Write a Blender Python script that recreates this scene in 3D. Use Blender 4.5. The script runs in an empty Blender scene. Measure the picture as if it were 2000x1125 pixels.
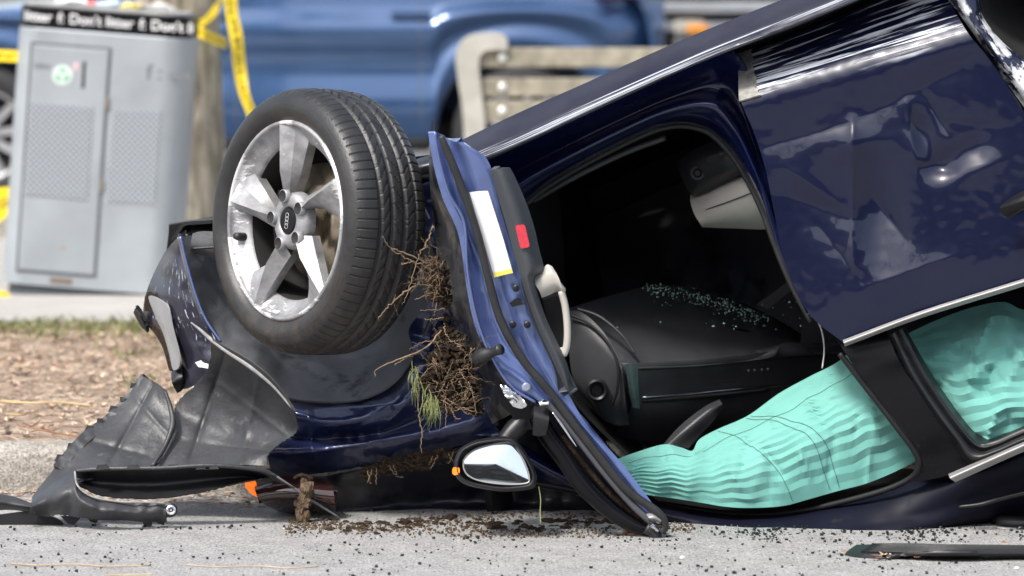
import bpy, math, random
import numpy as np
from mathutils import Vector, Matrix, noise

random.seed(7); np.random.seed(7)
scene = bpy.context.scene
col = scene.collection
RAD = math.radians

# ------------------------------------------------------------------ camera
F = 8640.0                      # focal length in photo pixels (2000 wide)
CAM = np.array((0.0, -12.0, 1.69))
PITCH = math.atan((562.5 + 172) / F)
cd = bpy.data.cameras.new('camera'); cam = bpy.data.objects.new('camera', cd); col.objects.link(cam)
cam.location = CAM; cam.rotation_euler = (math.pi / 2 - PITCH, 0, 0)
cd.sensor_width = 36; cd.lens = 36 * F / 2000; cd.clip_end = 2000; cd.clip_start = 0.5
cd.dof.use_dof = True; cd.dof.focus_distance = 12.05; cd.dof.aperture_fstop = 2.8
scene.camera = cam

# ------------------------------------------------------------------ sky, sun, exposure
SUN_EL, SUN_AZ = RAD(52), RAD(-38)     # azimuth measured from -Y (behind the camera) towards -X
w = bpy.data.worlds.new('World'); scene.world = w; w.use_nodes = True
nt = w.node_tree; bg = nt.nodes['Background']
sky = nt.nodes.new('ShaderNodeTexSky'); sky.sky_type = 'NISHITA'; sky.sun_disc = False
sky.sun_elevation = SUN_EL; sky.air_density = 1.0; sky.dust_density = 3.0; sky.ozone_density = 1.0
hsv = nt.nodes.new('ShaderNodeHueSaturation'); hsv.inputs['Saturation'].default_value = 0.62
nt.links.new(sky.outputs[0], hsv.inputs['Color']); nt.links.new(hsv.outputs[0], bg.inputs[0])
bg.inputs[1].default_value = 0.13
sd = bpy.data.lights.new('sun', 'SUN'); sun = bpy.data.objects.new('sun', sd); col.objects.link(sun)
sd.energy = 2.2; sd.angle = RAD(9); sd.color = (1.0, 0.965, 0.91)
sdir = Vector((math.sin(SUN_AZ) * math.cos(SUN_EL), -math.cos(SUN_AZ) * math.cos(SUN_EL), math.sin(SUN_EL)))
sun.rotation_euler = (-sdir).to_track_quat('-Z', 'Y').to_euler()
sun.location = (0, -5, 8)
sky.sun_rotation = math.atan2(sdir.x, sdir.y)
vs = scene.view_settings
vs.view_transform = 'Standard'; vs.look = 'None'; vs.gamma = 1; vs.use_curve_mapping = False
vs.exposure = 1.06

# ------------------------------------------------------------------ pixel -> place
_fw = np.array((0, math.cos(PITCH), -math.sin(PITCH))); _up = np.array((0, math.sin(PITCH), math.cos(PITCH)))
_rt = np.array((1.0, 0, 0))
def ray(px, py): return _fw + _rt * ((px - 1000) / F) + _up * ((562.5 - py) / F)
def P(px, py, Y):
    d = ray(px, py); return CAM + d * ((Y - CAM[1]) / d[1])
def G(px, py, z=0.0):
    d = ray(px, py); return CAM + d * ((z - CAM[2]) / d[2])
def Parr(A):                      # (...,3) array of px,py,Y
    px, py, Y = A[..., 0], A[..., 1], A[..., 2]
    d = _fw + ((px - 1000) / F)[..., None] * _rt + ((562.5 - py) / F)[..., None] * _up
    return CAM + d * ((Y - CAM[1]) / d[..., 1])[..., None]
def S(x): return -0.12 + (2000 - x) / 1000 * 0.30        # depth of the wrecked car's side
def R(off, *pts):                 # a row of (px,py[,extra]) on the car side
    return [(p[0], p[1], S(p[0]) + off + (p[2] if len(p) > 2 else 0)) for p in pts]
def A(Y, *pts): return [(p[0], p[1], Y + (p[2] if len(p) > 2 else 0)) for p in pts]
def m_per_px(Y): return (12 + Y) / F

# ------------------------------------------------------------------ materials
def new_mat(name):
    m = bpy.data.materials.new(name); m.use_nodes = True
    return m, m.node_tree, m.node_tree.nodes['Principled BSDF']
def N(t, kind, **kw):
    n = t.nodes.new(kind)
    for k, v in kw.items():
        if k in n.inputs: n.inputs[k].default_value = v
        else: setattr(n, k, v)
    return n
def ramp(t, fac, stops):
    r = t.nodes.new('ShaderNodeValToRGB'); e = r.color_ramp.elements
    while len(e) < len(stops): e.new(0.5)
    for i, (p, c) in enumerate(stops):
        e[i].position = p; e[i].color = (c[0], c[1], c[2], 1) if not isinstance(c, (int, float)) else (c, c, c, 1)
    t.links.new(fac, r.inputs[0]); return r
def mix(t, fac, a, b, mode='MIX'):
    m = t.nodes.new('ShaderNodeMix'); m.data_type = 'RGBA'; m.blend_type = mode
    for idx, v in ((0, fac), (6, a), (7, b)):
        if hasattr(v, 'is_linked'): t.links.new(v, m.inputs[idx])
        elif idx == 0: m.inputs[0].default_value = v
        else: m.inputs[idx].default_value = (*v, 1)
    return m.outputs[2]
def coords(t, scale=(1, 1, 1), src='Object'):
    c = t.nodes.new('ShaderNodeTexCoord'); mp = t.nodes.new('ShaderNodeMapping'); mp.inputs['Scale'].default_value = scale
    t.links.new(c.outputs[src], mp.inputs[0]); return mp.outputs[0]
def tnoise(t, vec, scale, detail=4, rough=.55, dist=0):
    n = t.nodes.new('ShaderNodeTexNoise'); n.inputs['Scale'].default_value = scale; n.inputs['Detail'].default_value = detail
    n.inputs['Roughness'].default_value = rough; n.inputs['Distortion'].default_value = dist
    t.links.new(vec, n.inputs['Vector']); return n.outputs[0]
def mat(name, c, rough=.5, metal=0, coat=0, var=.15, vs_=9, bump=0, bs=60, dirt=None, spec=.5, coat_rough=.05, emit=None):
    """plain surface with tonal variation, optional dirt (colour, threshold, scale) and fine relief"""
    m, t, b = new_mat(name); v = coords(t)
    b.inputs['Metallic'].default_value = metal; b.inputs['Specular IOR Level'].default_value = spec
    b.inputs['Coat Weight'].default_value = coat; b.inputs['Coat Roughness'].default_value = coat_rough
    n = tnoise(t, v, vs_, 5)
    lo = [x * (1 - var) for x in c]; hi = [min(1, x * (1 + var)) for x in c]
    cc = ramp(t, n, ((.3, lo), (.7, hi))).outputs[0]
    rr = ramp(t, n, ((.3, max(.02, rough - .07)), (.7, min(1, rough + .07)))).outputs[0]
    if dirt:
        dc, th, sc = dirt
        f = ramp(t, tnoise(t, v, sc, 8, .68), ((th, 0.0), (min(1, th + .16), 1.0))).outputs[0]
        cc = mix(t, f, cc, dc); rr = mix(t, f, rr, (.9, .9, .9))
        inv = t.nodes.new('ShaderNodeMath'); inv.operation = 'MULTIPLY_ADD'
        t.links.new(f, inv.inputs[0]); inv.inputs[1].default_value = -coat; inv.inputs[2].default_value = coat
        t.links.new(inv.outputs[0], b.inputs['Coat Weight'])
        inv2 = t.nodes.new('ShaderNodeMath'); inv2.operation = 'MULTIPLY_ADD'
        t.links.new(f, inv2.inputs[0]); inv2.inputs[1].default_value = -metal; inv2.inputs[2].default_value = metal
        t.links.new(inv2.outputs[0], b.inputs['Metallic'])
    t.links.new(cc, b.inputs['Base Color']); t.links.new(rr, b.inputs['Roughness'])
    if bump:
        bn = N(t, 'ShaderNodeBump'); bn.inputs['Strength'].default_value = bump; bn.inputs['Distance'].default_value = .01
        t.links.new(tnoise(t, v, bs, 6, .6), bn.inputs['Height']); t.links.new(bn.outputs[0], b.inputs['Normal'])
    if emit:
        b.inputs['Emission Color'].default_value = (*emit[0], 1); b.inputs['Emission Strength'].default_value = emit[1]
    return m

NAVY = (.0055, .008, .036)
def paint_scratched(name, base, vlo, vhi, ustretch=2.5, vstretch=55, thr=.56, white=(.62, .66, .72), angle=0, dust=.3, thr2=.1, coat=.5, rough=.24, metal=.4):
    """car paint with pale gouges running along the panel, kept to a band of its width"""
    m, t, b = new_mat(name); ov = coords(t)
    uv = t.nodes.new('ShaderNodeTexCoord'); mp = t.nodes.new('ShaderNodeMapping'); mp.inputs['Rotation'].default_value = (0, 0, angle)
    mp.inputs['Scale'].default_value = (ustretch, vstretch, 1); t.links.new(uv.outputs['UV'], mp.inputs[0])
    n1 = tnoise(t, mp.outputs[0], 1, 6, .65, .25)
    sep = t.nodes.new('ShaderNodeSeparateXYZ'); t.links.new(uv.outputs['UV'], sep.inputs[0])
    big = tnoise(t, coords(t, (3, 9, 1), 'UV'), 1, 3)
    ad = t.nodes.new('ShaderNodeMath'); ad.operation = 'MULTIPLY_ADD'
    t.links.new(big, ad.inputs[0]); ad.inputs[1].default_value = .16; t.links.new(sep.outputs[1], ad.inputs[2])
    lo, hi = vlo + .08, vhi + .08
    band = ramp(t, ad.outputs[0], ((max(0, lo - .02), 0), (max(0.001, lo + .02), 1), (hi - .01, 1), (hi + .015, 0))).outputs[0]
    sc = ramp(t, n1, ((thr, 0), (thr + thr2, 1))).outputs[0]
    f = mix(t, 1.0, sc, band, 'MULTIPLY')
    dn = ramp(t, tnoise(t, ov, 5, 8, .65), ((.35, 0), (.8, dust))).outputs[0]
    base_c = mix(t, dn, base, (.085, .085, .10))
    cc = mix(t, f, base_c, white)
    t.links.new(cc, b.inputs['Base Color'])
    t.links.new(mix(t, f, mix(t, dn, (rough, rough, rough), (.75, .75, .75)), (.6, .6, .6)), b.inputs['Roughness'])
    iv = t.nodes.new('ShaderNodeMath'); iv.operation = 'MULTIPLY_ADD'; t.links.new(f, iv.inputs[0])
    iv.inputs[1].default_value = -metal; iv.inputs[2].default_value = metal; t.links.new(iv.outputs[0], b.inputs['Metallic'])
    b.inputs['Coat Weight'].default_value = coat; b.inputs['Coat Roughness'].default_value = .04; b.inputs['Specular IOR Level'].default_value = .25
    bn = N(t, 'ShaderNodeBump'); bn.inputs['Strength'].default_value = .25; bn.inputs['Distance'].default_value = .004; bn.invert = True
    t.links.new(f, bn.inputs['Height']); t.links.new(bn.outputs[0], b.inputs['Normal'])
    return m

M = {}
M['navy'] = mat('navy_car_paint', (.005, .009, .05), .25, .3, .8, .1, 6)
M['navy_dirty'] = mat('muddy_navy_paint', (.017, .025, .078), .3, .35, .6, .15, 6, dirt=((.04, .034, .029), .57, 6))
M['navy_roof'] = mat('dull_roof_paint', (.003, .0035, .012), .6, .05, .0, .2, 6, spec=.2, dirt=((.02, .018, .017), .6, 14))
M['navy_grime'] = mat('grimy_dark_paint', (.012, .013, .022), .38, .1, .4, .3, 7, dirt=((.035, .031, .028), .5, 9))
M['skin'] = mat('mud_smeared_skin', (.022, .022, .027), .3, .1, .6, .4, 9, dirt=((.085, .076, .066), .48, 7))
M['sky_lit_blue'] = mat('sky_lit_door_shell', (.125, .175, .385), .2, .4, .9, .1, 5)  # same navy paint made paler, the sky's reflection put into the colour
M['rocker'] = paint_scratched('scraped_sill_paint', (.011, .0115, .024), .45, .95, 2.4, 24, .49, dust=.28, coat=.12, rough=.42, metal=.1, white=(.40, .43, .48))
M['rear_skin'] = paint_scratched('scraped_door_paint', (.0016, .0036, .022), .0, .235, 1.3, 44, .51, dust=.03, angle=.0, coat=.6, rough=.3, thr2=.05, white=(.58, .61, .66), metal=.05)
M['quarter'] = paint_scratched('scraped_arch_paint', (.025, .03, .06), -.2, 1.2, 4.5, 2.2, .47, white=(.55, .56, .58), dust=.3, thr2=.05)
M['black_plastic'] = mat('black_plastic', (.010, .0105, .012), .42, var=.2, bump=.1, bs=300)
M['gloss_black'] = mat('gloss_black_trim', (.005, .005, .0065), .3, coat=.06, spec=.2, var=.3, vs_=5, dirt=((.03, .028, .027), .66, 30))
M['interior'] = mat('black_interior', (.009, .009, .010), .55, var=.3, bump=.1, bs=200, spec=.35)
M['dash'] = mat('dashboard_vinyl', (.036, .037, .040), .36, var=.2, bump=.15, bs=400)
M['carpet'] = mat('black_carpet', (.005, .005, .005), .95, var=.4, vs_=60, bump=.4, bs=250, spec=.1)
M['rubber'] = mat('black_rubber', (.02, .02, .021), .5, var=.25, vs_=20, bump=.1, bs=150)
M['liner'] = mat('grey_arch_liner', (.105, .108, .113), .46, var=.35, vs_=7, bump=.12, bs=120, dirt=((.03, .028, .026), .56, 8))
M['bumper'] = mat('bumper_plastic', (.034, .035, .038), .46, var=.3, vs_=9, bump=.2, bs=70, dirt=((.11, .105, .098), .60, 24), coat=.0)
M['bumper_edge'] = mat('broken_edge_and_highlight', (.24, .235, .23), .6, var=.3, vs_=40)  # pale broken edge; on the cover roll it paints a highlight
M['grey_insert'] = mat('light_grey_plastic', (.25, .25, .255), .55, var=.1)
M['door_trim'] = mat('charcoal_door_trim', (.05, .055, .063), .5, var=.06, bump=.06, bs=500)
M['beige'] = mat('beige_leather', (.50, .47, .42), .5, var=.06, bump=.08, bs=300)
M['white_label'] = mat('white_paper_label', (.86, .86, .85), .5, var=.02)
M['yellow_label'] = mat('yellow_paper_label', (.85, .68, .12), .5, var=.03)
M['red_lens'] = mat('red_reflector', (.62, .035, .06), .25, coat=.6, var=.1, vs_=80)
M['amber'] = mat('amber_lamp', (.8, .2, .02), .25, var=.1, emit=((1, .17, .01), .4))
M['lens'] = mat('dark_red_lens', (.035, .012, .010), .12, coat=1, var=.4)
M['satin'] = mat('satin_aluminium', (.32, .315, .31), .42, .5, var=.08)
M['chrome'] = mat('chrome', (.82, .83, .85), .08, 1, var=.03)
M['mirror'] = mat('mirror_glass', (.72, .75, .78), .015, 1, var=.0)
M['soil'] = mat('dark_soil', (.036, .025, .017), .95, var=.55, vs_=70, bump=.9, bs=110, spec=.15)
M['soil_dry'] = mat('dry_soil', (.12, .085, .056), .95, var=.5, vs_=60, bump=.9, bs=90, spec=.15)
M['root'] = mat('dry_root', (.22, .155, .10), .8, var=.4, vs_=50, spec=.2)
M['grass'] = mat('green_grass', (.15, .165, .06), .6, var=.5, vs_=14, spec=.25)
M['twig'] = mat('rust_twig', (.30, .12, .05), .8, var=.3)
M['straw'] = mat('dry_straw', (.52, .38, .2), .75, var=.3)
M['leafc'] = mat('dry_leaf', (.34, .19, .10), .75, var=.4, vs_=30)
M['crumb'] = mat('black_glass_crumb', (.014, .017, .018), .3, var=.4, vs_=80)
M['glasscrumb'] = mat('green_glass_crumb', (.20, .29, .265), .1, var=.7, vs_=300, spec=.8)
M['stitch'] = mat('dark_stitch', (.02, .07, .06), .8)
M['cord'] = mat('white_cord', (.6, .6, .58), .6)
M['cable'] = mat('grey_cable', (.16, .16, .165), .5)
M['disc'] = mat('brake_disc_steel', (.46, .38, .28), .32, .85, var=.2, vs_=40)
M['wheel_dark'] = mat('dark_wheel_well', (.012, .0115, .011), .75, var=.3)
M['logo'] = mat('silver_print', (.5, .5, .5), .35, .6)

# tyre rubber with mud low on the sidewall, fine tread pattern
def tyre_mat():
    m, t, b = new_mat('tyre_rubber'); v = coords(t)
    n = tnoise(t, v, 14, 7, .65)
    cc = ramp(t, n, ((.35, (.011, .011, .0115)), (.7, (.027, .0265, .026)))).outputs[0]
    sep = t.nodes.new('ShaderNodeSeparateXYZ'); t.links.new(v, sep.inputs[0])
    h = ramp(t, sep.outputs[2], ((.44, 1), (.80, 0)))            # dried mud splash on the lower sidewall
    mud = ramp(t, tnoise(t, v, 22, 8, .7), ((.42, 0), (.66, 1))).outputs[0]
    f = mix(t, 1.0, mud, h.outputs[0], 'MULTIPLY')
    cc = mix(t, f, cc, (.06, .045, .034))
    t.links.new(cc, b.inputs['Base Color']); b.inputs['Roughness'].default_value = .44
    bn = N(t, 'ShaderNodeBump'); bn.inputs['Strength'].default_value = .25; bn.inputs['Distance'].default_value = .004
    t.links.new(tnoise(t, v, 130, 5, .6), bn.inputs['Height']); t.links.new(bn.outputs[0], b.inputs['Normal'])
    return m
M['tyre'] = tyre_mat()
def alloy_mat():
    m, t, b = new_mat('scuffed_alloy'); v = coords(t)
    at = t.nodes.new('ShaderNodeAttribute'); at.attribute_name = 'rad'
    e0 = ramp(t, at.outputs['Fac'], ((.80, 0), (1.02, .30))).outputs[0]
    patch = ramp(t, tnoise(t, v, 7, 2), ((.42, 0), (.58, 1))).outputs[0]
    edge = mix(t, 1.0, e0, patch, 'MULTIPLY')
    sc = tnoise(t, coords(t, (9, 9, 30)), 2.5, 8, .72, .6)
    ad = t.nodes.new('ShaderNodeMath'); ad.operation = 'ADD'; t.links.new(edge, ad.inputs[0]); t.links.new(sc, ad.inputs[1])
    scuff = ramp(t, ad.outputs[0], ((.64, 0), (.70, 1))).outputs[0]
    g = ramp(t, tnoise(t, v, 16, 7, .6), ((.3, (.17, .17, .175)), (.7, (.42, .42, .425)))).outputs[0]
    black = ramp(t, tnoise(t, coords(t, (20, 20, 55)), 3, 7, .7), ((.60, 0), (.66, 1))).outputs[0]
    g2 = mix(t, scuff, g, (.66, .66, .66))
    g3 = mix(t, mix(t, 1.0, black, edge, 'MULTIPLY'), g2, (.05, .05, .05))
    t.links.new(g3, b.inputs['Base Color'])
    b.inputs['Metallic'].default_value = .45; b.inputs['Roughness'].default_value = .5
    bn = N(t, 'ShaderNodeBump'); bn.inputs['Strength'].default_value = .25; bn.inputs['Distance'].default_value = .003
    t.links.new(sc, bn.inputs['Height']); t.links.new(bn.outputs[0], b.inputs['Normal'])
    return m
M['alloy'] = alloy_mat()
def airbag_mat():
    m, t, b = new_mat('mint_airbag_fabric'); v = coords(t)
    n = tnoise(t, v, 5, 4)
    cc = ramp(t, n, ((.3, (.135, .365, .32)), (.7, (.165, .415, .365)))).outputs[0]
    t.links.new(cc, b.inputs['Base Color']); b.inputs['Roughness'].default_value = .85; b.inputs['Specular IOR Level'].default_value = .15
    b.inputs['Sheen Weight'].default_value = .15
    wv = N(t, 'ShaderNodeTexWave'); wv.inputs['Scale'].default_value = 420; t.links.new(v, wv.inputs[0])
    bn = N(t, 'ShaderNodeBump'); bn.inputs['Strength'].default_value = .05; bn.inputs['Distance'].default_value = .002
    t.links.new(wv.outputs[1], bn.inputs['Height']); t.links.new(bn.outputs[0], b.inputs['Normal'])
    return m
M['airbag'] = airbag_mat()

# ------------------------------------------------------------------ mesh helpers
WL = {}                                                     # world location of parents
def link(name, me, m, parent=None):
    o = bpy.data.objects.new(name, me); col.objects.link(o)
    if m is not None: me.materials.append(m)
    if parent is not None:
        o.parent = parent; o.matrix_parent_inverse = Matrix.Translation(-WL.get(parent.name, Vector((0, 0, 0))))
    return o
def tag(o, label=None, cat=None, group=None, kind=None):
    if label: o['label'] = label
    if cat: o['category'] = cat
    if group: o['group'] = group
    if kind: o['kind'] = kind
    return o
def thing(name, label, cat, loc, group=None):
    o = bpy.data.objects.new(name, None); col.objects.link(o); o.location = Vector(loc); WL[o.name] = Vector(loc)
    o.empty_display_size = .1
    return tag(o, label, cat, group)
def pmesh(name, V, Fc, m, parent=None, smooth=False, uv=None):
    me = bpy.data.meshes.new(name); me.from_pydata([tuple(map(float, v)) for v in V], [], [tuple(map(int, f)) for f in Fc])
    if smooth: me.polygons.foreach_set('use_smooth', [True] * len(me.polygons))
    me.update()
    return link(name, me, m, parent)
def cr(pts, n, lin=False):
    p = np.asarray(pts, float); k = len(p)
    t = np.linspace(0, k - 1, n); i = np.minimum(t.astype(int), k - 2); f = (t - i)[:, None]
    if lin or k == 2: return p[i] * (1 - f) + p[i + 1] * f
    ext = np.vstack([2 * p[0] - p[1], p, 2 * p[-1] - p[-2]])
    p0, p1, p2, p3 = ext[i], ext[i + 1], ext[i + 2], ext[i + 3]
    return .5 * ((2 * p1) + (-p0 + p2) * f + (2 * p0 - 5 * p1 + 4 * p2 - p3) * f ** 2 + (-p0 + 3 * p1 - 3 * p2 + p3) * f ** 3)
def sheet(name, W, m, parent=None, thick=.004, uv=True, smooth=True, face=None):
    """a grid of world points as a panel with real thickness, its front turned to the camera"""
    nv, nu, _ = W.shape
    du = np.gradient(W, axis=1); dv = np.gradient(W, axis=0); n = np.cross(du, dv)
    n /= (np.linalg.norm(n, axis=2, keepdims=True) + 1e-9)
    ref = (CAM if face is None else np.array(face)) - W
    flip = (n * ref).sum() < 0
    if flip: n = -n
    B = W - n * thick; K = nv * nu
    V = np.concatenate([W.reshape(-1, 3), B.reshape(-1, 3)])
    idx = np.arange(K).reshape(nv, nu)
    a, b, c, d = idx[:-1, :-1].ravel(), idx[:-1, 1:].ravel(), idx[1:, 1:].ravel(), idx[1:, :-1].ravel()
    f1 = np.stack([a, d, c, b] if flip else [a, b, c, d], 1) ; f2 = np.stack([a, b, c, d] if flip else [a, d, c, b], 1) + K
    loop = list(idx[0, :]) + list(idx[1:, -1]) + list(idx[-1, -2::-1]) + list(idx[-2:0:-1, 0])
    L = len(loop); base = 2 * K
    V = np.concatenate([V, V[loop], V[[x + K for x in loop]]])
    side = []
    for i in range(L):
        j = (i + 1) % L
        q = (base + i, base + j, base + L + j, base + L + i)
        side.append(q if flip else q[::-1])
    Fc = [tuple(x) for x in f1] + [tuple(x) for x in f2] + side
    me = bpy.data.meshes.new(name); me.from_pydata(V.tolist(), [], Fc)
    if smooth:
        me.polygons.foreach_set('use_smooth', [True] * len(me.polygons))
    if uv:
        ul = me.uv_layers.new(name='UVMap')
        uu, vv = np.meshgrid(np.linspace(0, 1, nu), np.linspace(0, 1, nv)); uvs = np.stack([uu.ravel(), vv.ravel()], 1)
        full = np.concatenate([uvs, uvs, uvs[loop], uvs[loop]])
        li = np.zeros(len(me.loops), dtype=np.int32); me.loops.foreach_get('vertex_index', li)
        ul.data.foreach_set('uv', full[li].ravel())
    me.update()
    return link(name, me, m, parent)
def grid(rows, nu, nv, dY=None, lin=False, linv=False):
    rr = np.stack([cr(r, nu, lin) for r in rows])            # rows resampled along their length
    out = np.stack([cr(rr[:, j], nv, linv) for j in range(nu)], 1)
    if dY is not None:
        for i in range(out.shape[0]):
            for j in range(nu): out[i, j, 2] += dY(out[i, j, 0], out[i, j, 1], j / (nu - 1), i / (nv - 1))
    return out
def loft(name, rows, nu, nv, m, parent=None, thick=.004, dY=None, lin=False, linv=False, face=None, jag=0, sides='tblr'):
    g = grid(rows, nu, nv, dY, lin, linv)
    if jag:                                                   # ragged tear along the chosen edges
        rs = np.random.RandomState(len(name) + nu)
        for sd in sides:
            L_ = nu if sd in 'tb' else nv; w_ = rs.rand(L_); w_ = np.where(rs.rand(L_) < .25, w_ * 2.0, w_ * .7)
            for k in range(L_):
                i, j, i2, j2 = {'t': (0, k, 1, k), 'b': (nv - 1, k, nv - 2, k), 'l': (k, 0, k, 1), 'r': (k, nu - 1, k, nu - 2)}[sd]
                d = g[i2, j2] - g[i, j]; n_ = np.linalg.norm(d[:2]) + 1e-9
                g[i, j] += d * min(.9, jag * w_[k] / n_)
    return sheet(name, Parr(g), m, parent, thick, face=face)
def tube(name, pts, rad, m, parent=None, sides=8, n=None, flat=1.0, jitter=0, join=None):
    p = np.asarray(pts, float)
    r = np.full(len(p), rad) if np.isscalar(rad) else np.asarray(rad, float)
    if n: 
        q = cr(np.column_stack([p, r]), n); p, r = q[:, :3], q[:, 3]
    V = []; Fc = []; k = len(p)
    T = np.gradient(p, axis=0); T /= np.linalg.norm(T, axis=1, keepdims=True) + 1e-9
    ref = np.array((0, -1.0, 0.05)); 
    for i in range(k):
        a = np.cross(T[i], ref); a /= np.linalg.norm(a) + 1e-9; b = np.cross(a, T[i])
        for s in range(sides):
            th = 2 * math.pi * s / sides; rr = r[i] * (1 + (random.uniform(-jitter, jitter) if jitter else 0))
            V.append(p[i] + a * math.cos(th) * rr + b * math.sin(th) * rr * flat)
    for i in range(k - 1):
        for s in range(sides):
            s2 = (s + 1) % sides
            Fc.append((i * sides + s, i * sides + s2, (i + 1) * sides + s2, (i + 1) * sides + s))
    Fc.append(tuple(range(sides))[::-1]); Fc.append(tuple((k - 1) * sides + s for s in range(sides)))
    if join is not None:
        o = len(join[0]); join[0].extend(V); join[1].extend([tuple(x + o for x in f) for f in Fc]); return None
    return pmesh(name, V, Fc, m, parent, True)
def ptube(name, pts, radpx, m, parent=None, **kw):           # pts px,py,Y ; radius in photo pixels
    q = np.asarray(pts, float); w = Parr(q)
    rp = np.full(len(q), radpx) if np.isscalar(radpx) else np.asarray(radpx, float)
    return tube(name, w, rp * (12 + q[:, 2]) / F, m, parent, **kw)
def box(name, c, s, m, parent=None, rot=None, bev=.0, join=None):
    x, y, z = np.array(s) / 2; V = [(sx * x, sy * y, sz * z) for sx in (-1, 1) for sy in (-1, 1) for sz in (-1, 1)]
    Fc = [(0, 1, 3, 2), (4, 6, 7, 5), (0, 4, 5, 1), (2, 3, 7, 6), (0, 2, 6, 4), (1, 5, 7, 3)]
    if bev > 0:
        import bmesh
        bm = bmesh.new(); vv = [bm.verts.new(v) for v in V]; [bm.faces.new([vv[i] for i in f]) for f in Fc]
        bmesh.ops.bevel(bm, geom=list(bm.edges), offset=bev, segments=2, affect='EDGES', profile=.5)
        bm.verts.index_update()
        V = [tuple(v.co) for v in bm.verts]; Fc = [tuple(v.index for v in f.verts) for f in bm.faces]; bm.free()
    if rot is not None: V = [tuple(rot @ Vector(v)) for v in V]
    V = [tuple(np.array(v) + np.array(c)) for v in V]
    if join is not None:
        o = len(join[0]); join[0].extend(V); join[1].extend([tuple(i + o for i in f) for f in Fc]); return None
    return pmesh(name, V, Fc, m, parent)
def outline_panel(name, pts, m, parent=None, thick=.004, depth=None, smooth_outline=True, n=48, dome=0, face=None):
    """a closed outline of (px,py,Y) filled towards its centre, with thickness and an optional dome towards the viewer"""
    p = np.asarray(pts, float)
    if smooth_outline:
        q = np.vstack([p[-1:], p, p[:2]]); full = cr(q, (len(q) - 1) * 8 + 1)[8:8 + len(p) * 8]
    else:
        full = np.concatenate([np.linspace(p[i], p[(i + 1) % len(p)], 4, endpoint=False) for i in range(len(p))])
    c = full.mean(0); rings = []
    for k, s in enumerate((1, .97, .8, .55, .3, .001)):
        r = c + (full - c) * s; r = np.vstack([r, r[:1]]).copy(); r[:, 2] -= dome * (1 - s * s); rings.append(r)
    return sheet(name, Parr(np.stack(rings)), m, parent, thick, face=face)
def rquad(a, b, c, d, r=.22):                              # four corners -> softly rounded outline
    q = [np.array(v, float) for v in (a, b, c, d)]; out = []
    for i in range(4):
        p, k, n_ = q[i - 1], q[i], q[(i + 1) % 4]
        s = k + (p - k) / (np.linalg.norm((p - k)[:2]) + 1e-9) * min(np.linalg.norm((p - k)[:2]), np.linalg.norm((n_ - k)[:2])) * r
        e = k + (n_ - k) / (np.linalg.norm((n_ - k)[:2]) + 1e-9) * min(np.linalg.norm((p - k)[:2]), np.linalg.norm((n_ - k)[:2])) * r
        for t in (0, .33, .67, 1): out.append(tuple(s * (1 - t) ** 2 + k * 2 * t * (1 - t) + e * t * t))
    return out
def icolump(center, rad, seed, freq=6, amp=.35, sub=3, scale=(1, 1, 1), join=None):
    import bmesh
    bm = bmesh.new(); bmesh.ops.create_icosphere(bm, subdivisions=sub, radius=1)
    V = []
    for v in bm.verts:
        d = v.co.normalized()
        k = 1 + amp * noise.fractal(d * freq * .35 + Vector((seed * 3.1, seed, 0)), 1.0, 2.0, 4) + amp * .5 * noise.noise(d * freq + Vector((seed, 0, seed)))
        V.append((center[0] + d.x * rad * k * scale[0], center[1] + d.y * rad * k * scale[1], center[2] + d.z * rad * k * scale[2]))
    bm.verts.index_update(); Fc = [tuple(v.index for v in f.verts) for f in bm.faces]; bm.free()
    o = len(join[0]); join[0].extend(V); join[1].extend([tuple(i + o for i in f) for f in Fc])
def nz(x, y, s=1.0, z=0.0): return noise.noise(Vector((x * s, y * s, z)))
def ridged(x, y, s=1.0, z=0.0): return 1 - abs(noise.noise(Vector((x * s, y * s, z)))) * 2
def bumpf(x, y, cx, cy, rx, ry, ang=0):
    c, s_ = math.cos(ang), math.sin(ang); dx, dy = x - cx, y - cy
    a = (dx * c + dy * s_) / rx; b = (-dx * s_ + dy * c) / ry
    return math.exp(-(a * a + b * b))

# ================================================================== THE SETTING
def ground_mat(name, stops, scale, fine, bump, rough=.9, extra=None):
    m, t, b = new_mat(name); v = coords(t)
    n = tnoise(t, v, scale, 9, .72); cc = ramp(t, n, stops).outputs[0]
    f = tnoise(t, v, fine, 3, .7)
    cc = mix(t, .55, cc, ramp(t, f, ((.3, (.12, .12, .12)), (.7, (.9, .9, .9)))).outputs[0], 'OVERLAY')
    if extra: cc = extra(t, v, cc)
    t.links.new(cc, b.inputs['Base Color']); b.inputs['Roughness'].default_value = rough; b.inputs['Specular IOR Level'].default_value = .25
    bn = N(t, 'ShaderNodeBump'); bn.inputs['Strength'].default_value = bump; bn.inputs['Distance'].default_value = .012
    t.links.new(f, bn.inputs['Height']); t.links.new(bn.outputs[0], b.inputs['Normal'])
    return m
def aggregate(t, v, cc):
    vo = N(t, 'ShaderNodeTexVoronoi'); vo.inputs['Scale'].default_value = 105; t.links.new(v, vo.inputs['Vector'])
    s = ramp(t, vo.outputs['Distance'], ((.1, 1), (.5, 0))).outputs[0]
    sp = N(t, 'ShaderNodeSeparateColor'); t.links.new(vo.outputs['Color'], sp.inputs[0])
    return mix(t, .6, cc, mix(t, s, cc, ramp(t, sp.outputs[0], ((.1, (.05, .05, .05)), (.55, (.28, .275, .265)), (.95, (.62, .61, .59)))).outputs[0]))
M['road'] = ground_mat('pale_worn_asphalt', ((.25, (.23, .226, .22)), (.75, (.41, .405, .395))), 9, 95, .9, extra=aggregate)
M['concrete'] = ground_mat('kerb_concrete', ((.3, (.27, .245, .21)), (.7, (.43, .40, .355))), 7, 120, .7, extra=aggregate)
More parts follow.
